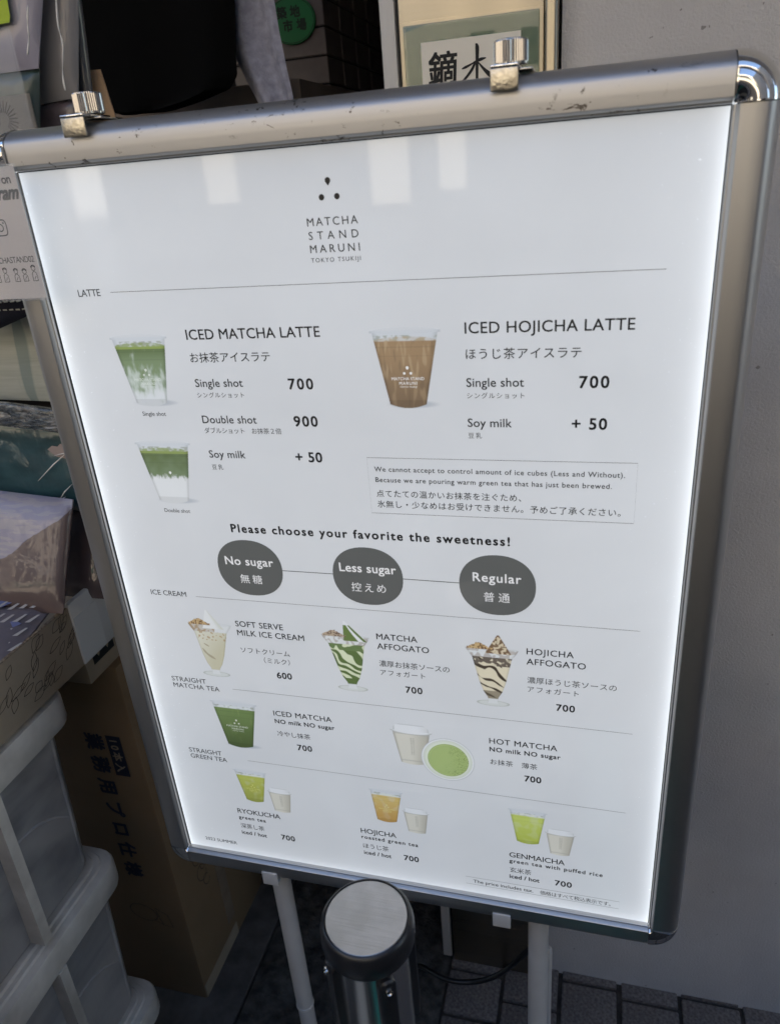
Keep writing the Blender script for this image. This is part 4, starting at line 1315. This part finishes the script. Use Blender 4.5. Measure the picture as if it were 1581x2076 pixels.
tl_m = noisy('teal_print', (0.012, 0.045, 0.055), (0.03, 0.085, 0.10), 18, 0.4, 0, 0, None, 0.001, (1, 1, 2.5))
M['teal'] = film(tl_m, 17, 0.6, 0.006)
p5 = slab('wrapped_pack', [(-0.29, 0.135, 1.214), (-0.118, 0.135, 1.190), (-0.112, 0.122, 1.062), (-0.29, 0.122, 1.08)], 0.03, M['teal'], None, 0.006, 22, 0.003, 14)
tag(p5, 'dark teal pack in crinkled film above the tray beside the sign', 'wrapped pack', 'wrapped packs beside the sign')
bm = bmesh.new()
lf = [(-0.158, 1.158), (-0.150, 1.163), (-0.142, 1.162), (-0.137, 1.166), (-0.131, 1.163), (-0.126, 1.165), (-0.12, 1.160), (-0.12, 1.143), (-0.134, 1.146), (-0.148, 1.149)]
bm.faces.new([bm.verts.new((x, 0.1195, z)) for x, z in lf])
finish('pale_motif', bm, mat('pale_pink_print', (0.36, 0.29, 0.26), 0.5), p5)
bm = bmesh.new()                          # creases of folded film, their highlights put in as pale tubes
for (xa, za), (xb, zb_) in (((-0.185, 1.115), (-0.122, 1.160)), ((-0.150, 1.150), (-0.12, 1.156)), ((-0.16, 1.09), (-0.135, 1.112)), ((-0.135, 1.112), (-0.116, 1.118)), ((-0.17, 1.083), (-0.15, 1.094))):
    bm_tube(bm, [(xa, 0.1185, za), ((xa + xb) / 2, 0.116, (za + zb_) / 2 + 0.001), (xb, 0.1185, zb_)], lambda t: 0.0002 + 0.0007 * math.sin(math.pi * max(0.01, min(0.99, t))), 5)
clr = mat('pale_glint_film', (0.75, 0.72, 0.68), 0.08, 0, Coat_Weight=1.0)
finish('crease_glint', bm, clr, p5)
M['crinkle'] = noisy('crinkled_glitter_film', (0.10, 0.11, 0.115), (0.5, 0.47, 0.42), 60, 0.1, 0.6, 1.0, 55, 0.012, (1, 1, 3.2), (0.45, 0.7), Coat_Weight=1.0)  # pale streaks in the colour stand for glitter on the film
slab_f = slab('film_fold', [(-0.29, 0.112, 1.232), (-0.116, 0.112, 1.212), (-0.114, 0.108, 1.182), (-0.29, 0.108, 1.200)], 0.006, M['crinkle'], p5, 0.002, 30, 0.0045, 19)
M['sage'] = noisy('sage_woven_print', (0.40, 0.42, 0.37), (0.48, 0.50, 0.45), 60, 0.6, 0, 0.5, 130, 0.001, (0.15, 1, 2.2))
mm_ = M['sage']
vv = coords(mm_, (1, 1, 0.06))
st_ = noise_node(mm_, vv, 42, 2, 0.4)
mxn = nd(mm_, 'ShaderNodeMix', data_type='RGBA')
lk(mm_, ramp(mm_, st_, [(0.56, (0, 0, 0)), (0.60, (0.8, 0.8, 0.8))]), mxn.inputs[0])
old = bsdf(mm_).inputs['Base Color'].links[0].from_socket
lk(mm_, old, mxn.inputs[6])
mxn.inputs[7].default_value = (0.22, 0.28, 0.27, 1)
lk(mm_, mxn.outputs[2], bsdf(mm_).inputs['Base Color'])
p6 = slab('woven_pack', [(-0.29, 0.150, 1.345), (-0.128, 0.150, 1.330), (-0.120, 0.138, 1.212), (-0.29, 0.138, 1.218)], 0.012, M['sage'], None, 0.001, 12, 0.0006, 17)
tag(p6, 'sage green woven mat pack with darker upright stripes beside the sign', 'woven pack')
navy = slab('navy_cloth', [(-0.20, 0.100, 1.372), (-0.108, 0.100, 1.368), (-0.110, 0.096, 1.328), (-0.20, 0.094, 1.300)], 0.02, cloth_mat('navy_cloth', (0.012, 0.014, 0.03), (0.018, 0.02, 0.04), 60, 0.3), None, 0.003, 10, 0.001, 21)
tag(navy, 'navy cloth with white dashes folded under the clear card holder', 'cloth')
bm = bmesh.new()
for i in range(7):
    for j in range(4):
        x, z = -0.150 + i * 0.0085 + 0.004 * (j % 2), 1.332 + j * 0.0085
        s = rnd.uniform(-0.001, 0.001)
        bm.faces.new([bm.verts.new((x + a, 0.0935, z + b)) for a, b in ((0, 0), (0.0055, s), (0.0052, 0.0017 + s), (-0.0003, 0.0014))])
finish('white_dash', bm, mat('white_dash_print', (0.5, 0.5, 0.48), 0.8), navy)
tag(box('shelf_board', (-0.60, 0.165, 0.99), (-0.112, 0.60, 1.30), mat('dark_shelf', (0.035, 0.032, 0.03), 0.8)), 'dark shelf block behind the wrapped packs left of the sign', 'shelf')
tag(box('display_shelf', (-0.60, 0.04, 1.355), (-0.075, 0.32, 1.372), mat('shelf_plank', (0.05, 0.045, 0.04), 0.6)), 'narrow shelf carrying the hanging packs behind the sign', 'shelf')

# clear card holder hung on the left rail
ch = thing('card_holder', 'clear card holder with a grey printed card on the left rail of the sign', 'card holder', (-0.03, -0.02, 1.41))
acr = mat('clear_acrylic', (0.9, 0.92, 0.92), 0.04, 0, Alpha=0.09, Coat_Weight=1.0)
box('sleeve', (-0.062, -0.0305, 1.3585), (0.0215, -0.0288, 1.4705), acr, ch, 0.0006)
cardm = noisy('pale_pinkish_card', (0.66, 0.60, 0.565), (0.7, 0.64, 0.60), 6, 0.55)
box('card', (-0.0605, -0.0280, 1.3605), (0.0192, -0.0272, 1.4685), cardm, ch)
box('back_sleeve', (-0.062, -0.0266, 1.3585), (0.0215, -0.0250, 1.4705), acr, ch, 0.0006)
box('hanger', (-0.03, -0.0248, 1.38), (-0.01, -0.0098, 1.40), acr, ch, 0.001)
CO = (0, -0.02815, 0)
M['ink_card'] = mat('card_grey_ink', (0.09, 0.085, 0.08), 0.6)
text('lettering', 'on', 0.0045, 0.0135, 1.4555, 0.0068, M['ink_card'], ch, CO, X, Z, 0.02)
text('lettering', 'ram', -0.0035, 0.0165, 1.4432, 0.0105, M['ink_card'], ch, CO, X, Z, 0.03, False, 3, 0.35)
text('lettering', 'MATCHASTAND02', -0.0335, 0.0165, 1.3915, 0.0050, M['ink_card'], ch, CO, X, Z, 0.006)
bm = bmesh.new()
polyline(bm, [(p * mm, q * mm) for p, q in disc2(-9.5, 1421, 6.5, 6.5, 32, 4)], 0.0010, CO, X, Z, closed=True)
polyline(bm, [(p * mm, q * mm) for p, q in disc2(-9.5, 1421, 2.9, 2.9, 24)], 0.0009, CO, X, Z, closed=True)
polyline(bm, [(p * mm, q * mm) for p, q in disc2(-5.6, 1424.8, 0.45, 0.45, 10)], 0.0007, CO, X, Z, closed=True)
finish('printed_emblem', bm, M['ink_card'], ch)
bm = bmesh.new()
for i, cx in enumerate((-0.0265, -0.0175, -0.0060, 0.0030, 0.0130)):
    z = 1.3755
    hgt = (0.0105, 0.0095, 0.0085, 0.008, 0.0105)[i]
    polyline(bm, ell(cx, z + hgt, 0.0019, 0.0019, 12), 0.0005, CO, X, Z)
    polyline(bm, [(cx - 0.0025, z), (cx - 0.0022, z + hgt * 0.6), (cx, z + hgt * 0.8), (cx + 0.0022, z + hgt * 0.6), (cx + 0.0025, z)], 0.0006, CO, X, Z)
    polyline(bm, [(cx - 0.0025, z), (cx + 0.0025, z)], 0.0005, CO, X, Z)
    polyline(bm, ell(cx, z + hgt + 0.0006, 0.0023, 0.0021, 10, 10, 170), 0.0008, CO, X, Z)
    polyline(bm, [(cx - 0.001, z + 0.001), (cx + 0.001, z + 0.004)], 0.0005, CO, X, Z)
finish('line_drawing', bm, M['ink_black'], ch)

# ---------------------------------------------------------------- hanging goods top left
M['lilac'] = film(noisy('lilac_card', (0.34, 0.31, 0.36), (0.38, 0.35, 0.40), 8, 0.6), 14, 0.35, 0.003, 0.7)
h1 = slab('hanging_pack', [(-0.10, 0.085, 1.72), (0.046, 0.085, 1.72), (-0.017, 0.078, 1.553), (-0.09, 0.078, 1.553)], 0.014, M['lilac'], None, 0.002, 14, 0.0008, 31)
h1.data.vertices[0].co.x += 0
tag(h1, 'lilac card pack in film with a lime green tag hanging at the top left corner', 'hanging pack', 'film packs hanging left of the doorway')
bm = bmesh.new()
vs = [(-0.07, 1.66), (-0.018, 1.66), (-0.0245, 1.593), (-0.027, 1.5885), (-0.0385, 1.5885), (-0.039, 1.586), (-0.07, 1.584)]
bm.faces.new([bm.verts.new((x, 0.0725, z)) for x, z in vs])
finish('lime_tag', bm, mat('lime_tag', (0.42, 0.55, 0.03), 0.6), h1)
bm = bmesh.new()
polyline(bm, [(-0.05, 1.5985), (-0.044, 1.599), (-0.040, 1.5992), (-0.0345, 1.6)], 0.0006, (0, 0.0718, 0), X, Z)
finish('tag_line', bm, M['ink_black'], h1)
M['dgreen'] = film(noisy('dark_green_print', (0.035, 0.06, 0.05), (0.07, 0.10, 0.085), 12, 0.5), 30, 0.6, 0.004, 1.0)
h1b = slab('hanging_pack', [(-0.09, 0.082, 1.556), (-0.019, 0.082, 1.553), (-0.036, 0.079, 1.49), (-0.09, 0.079, 1.49)], 0.014, M['dgreen'], None, 0.003, 12, 0.001, 35)
tag(h1b, 'dark green lower pack in film under the lilac card pack', 'hanging pack', 'film packs hanging left of the doorway')
M['greycard'] = film(noisy('warm_grey_card', (0.24, 0.225, 0.22), (0.28, 0.26, 0.255), 8, 0.6), 12, 0.35, 0.003, 0.6)
h2 = slab('hanging_pack', [(-0.06, 0.112, 1.72), (0.051, 0.112, 1.72), (0.001, 0.104, 1.529), (-0.06, 0.104, 1.526)], 0.014, M['greycard'], None, 0.002, 12, 0.0006, 37)
tag(h2, 'warm grey card pack in film hanging second from the left', 'hanging pack', 'film packs hanging left of the doorway')
M['pinkish'] = film(noisy('dark_pink_print', (0.06, 0.05, 0.05), (0.20, 0.13, 0.14), 26, 0.5), 40, 0.7, 0.004, 1.0)
h2b = slab('hanging_pack', [(-0.06, 0.110, 1.5285), (0.000, 0.110, 1.5285), (-0.004, 0.107, 1.49), (-0.06, 0.107, 1.49)], 0.014, M['pinkish'], None, 0.003, 12, 0.001, 41)
tag(h2b, 'dark patterned crinkled pack under the warm grey card pack', 'hanging pack', 'film packs hanging left of the doorway')
M['charcoal_film'] = film(noisy('charcoal_card', (0.06, 0.057, 0.057), (0.085, 0.08, 0.08), 8, 0.6), 9, 0.3, 0.003, 0.8)
h3 = slab('hanging_pack', [(-0.02, 0.128, 1.72), (0.024, 0.128, 1.72), (0.004, 0.122, 1.50), (-0.02, 0.122, 1.50)], 0.010, M['charcoal_film'], None, 0.002, 12, 0.0006, 43)
tag(h3, 'narrow charcoal pack in film hanging beside the black doorway', 'hanging pack', 'film packs hanging left of the doorway')
for ow, pth in ((h1, [(0.000, 0.068, 1.60), (-0.004, 0.067, 1.585), (-0.006, 0.067, 1.575), (-0.011, 0.066, 1.562)]), (h2, [(0.014, 0.092, 1.61), (0.010, 0.091, 1.585), (0.011, 0.090, 1.57), (0.004, 0.090, 1.545), (0.003, 0.090, 1.535)])):
    bmc = bmesh.new()  # pale tubes stand in for highlights along the film edges
    bm_tube(bmc, smooth_path([(x, y, z + random.uniform(-0.002, 0.002)) for x, y, z in pth], 5), lambda t: 0.0003 + 0.0007 * abs(math.sin(t * 9)), 5)
    finish('crease_glint', bmc, clr, ow, True)
bx = thing('acrylic_box', 'clear acrylic display box with amber reflections at the left end of the sign', 'display box', (-0.05, 0.05, 1.50))
for a, b in (((-0.12, 0.058, 1.495), (-0.0205, 0.0605, 1.583)), ((-0.0205, 0.058, 1.495), (-0.0180, 0.0605, 1.583)), ((-0.12, 0.03, 1.495), (-0.0205, 0.0565, 1.498))):
    box('acrylic_wall', a, b, acr, bx, 0.0006)
bm = bmesh.new()
for i in range(19):
    a = R(-60 + i * 15)
    polyline(bm, [(-0.0575 + 0.006 * math.cos(a), 1.513 + 0.006 * math.sin(a)), (-0.0575 + 0.016 * math.cos(a), 1.513 + 0.016 * math.sin(a))], 0.0011, (0, 0.0705, 0), X, Z)
card2 = box('fan_card', (-0.10, 0.0710, 1.492), (-0.0235, 0.0722, 1.532), noisy('khaki_card', (0.20, 0.18, 0.15), (0.24, 0.215, 0.18), 10, 0.7), None)
tag(card2, 'khaki card with a printed fan standing inside the acrylic box', 'card')
finish('fan_print', bm, mat('brown_fan_ink', (0.10, 0.085, 0.07), 0.8), card2)
tag(slab('wooden_block', [(-0.022, 0.140, 1.556), (0.009, 0.140, 1.5545), (0.020, 0.140, 1.48), (-0.022, 0.140, 1.48)], 0.012, M['wood'], None, 0, 3), 'pale wooden block behind the left chrome clip', 'wood block')

# ---------------------------------------------------------------- doorway: towel, black cloth, round green sign
def cloth(name, zs, y0, amp, m, n=26, th=0.006, seed=0):
    """hanging cloth: zs = list of (z, x_left, x_right)"""
    bm = bmesh.new()
    fr, bk = [], []
    K = 34
    for i in range(K + 1):
        t = i / K
        f = t * (len(zs) - 1)
        a = min(int(f), len(zs) - 2)
        g = f - a
        z, xl, xr = [zs[a][k] * (1 - g) + zs[a + 1][k] * g for k in range(3)]
        r1, r2 = [], []
        for j in range(n + 1):
            u = j / n
            x = xl + (xr - xl) * u
            y = y0 + amp * math.cos(u * 9.5 + 0.6 * math.sin(t * 2 + seed)) * (0.5 + 0.5 * t) + amp * 0.5 * noise.noise(Vector((x * 30, z * 9, seed)))
            e = min(1.0, u * 9, (1 - u) * 9)
            r1.append(bm.verts.new((x, y - th * e, z)))
            r2.append(bm.verts.new((x, y + th * e, z)))
        fr.append(r1)
        bk.append(r2)
    for i in range(K):
        for j in range(n):
            bm.faces.new((fr[i][j], fr[i][j + 1], fr[i + 1][j + 1], fr[i + 1][j]))
            bm.faces.new((bk[i][j], bk[i + 1][j], bk[i + 1][j + 1], bk[i][j + 1]))
        bm.faces.new((fr[i][0], fr[i + 1][0], bk[i + 1][0], bk[i][0]))
        bm.faces.new((fr[i][n], bk[i][n], bk[i + 1][n], fr[i + 1][n]))
    for i in (0, K):
        for j in range(n):
            bm.faces.new((fr[i][j], bk[i][j], bk[i][j + 1], fr[i][j + 1]))
    return finish(name, bm, m, None, True, 70)
tw = cloth('grey_towel', [(1.80, -0.012, 0.060), (1.70, -0.006, 0.062), (1.66, -0.002, 0.066), (1.625, -0.008, 0.068), (1.60, -0.006, 0.071), (1.575, 0.004, 0.074), (1.548, 0.017, 0.078), (1.52, 0.028, 0.081), (1.48, 0.034, 0.084)], 0.5, 0.009, M['towel'], 30, 0.005, 2)
tag(tw, 'grey terry towel hanging in the dark doorway beside the green oval sign', 'towel')
bk_ = cloth('black_cloth', [(1.95, -0.34, 0.05), (1.80, -0.30, 0.03), (1.66, -0.25, 0.022), (1.60, -0.24, 0.014), (1.575, -0.235, 0.012), (1.560, -0.22, -0.002), (1.550, -0.20, -0.045), (1.544, -0.18, -0.09)], 0.47, 0.006, M['black_cloth'], 24, 0.02, 6)
tag(bk_, 'large black cloth hanging in the doorway left of the grey towel', 'cloth')
ct_ = box('counter_top', (-0.35, 0.60, 1.50), (0.05, 0.88, 1.578), noisy('dusty_brown_board', (0.16, 0.125, 0.10), (0.2, 0.16, 0.13), 14, 0.8))
tag(ct_, 'dim brown board under the black cloth inside the doorway', 'board')
ov = thing('oval_sign', 'round green sign with dark characters on the brown tiled pier', 'sign', (-0.06, 0.89, 1.70))
bm = bmesh.new()
rg = []
for y, k in ((0.8995, 1.0), (0.8960, 1.0), (0.8950, 0.985)):
    rg.append([(-0.062 + 0.046 * k * math.cos(2 * math.pi * j / 48), y, 1.7035 + 0.0375 * k * math.sin(2 * math.pi * j / 48)) for j in range(48)])
bm_loft(bm, rg)
finish('sign_face', bm, mat('green_sign_face', (0.01, 0.20, 0.055), 0.5), ov, True, 30)
dkg = mat('dark_green_ink', (0.004, 0.03, 0.012), 0.6)
text('lettering', '築地', -0.088, -0.044, 1.708, 0.018, dkg, ov, (0, 0.8945, 0), X, Z, 0.03, True)
text('lettering', '市場', -0.078, -0.034, 1.687, 0.018, dkg, ov, (0, 0.8945, 0), X, Z, 0.03, True)
bm = bmesh.new()
polyline(bm, [(-0.062 + 0.0435 * math.cos(2 * math.pi * j / 48), 1.7035 + 0.035 * math.sin(2 * math.pi * j / 48)) for j in range(48)], 0.0012, (0, 0.8945, 0), X, Z, closed=True)
finish('border_line', bm, dkg, ov)
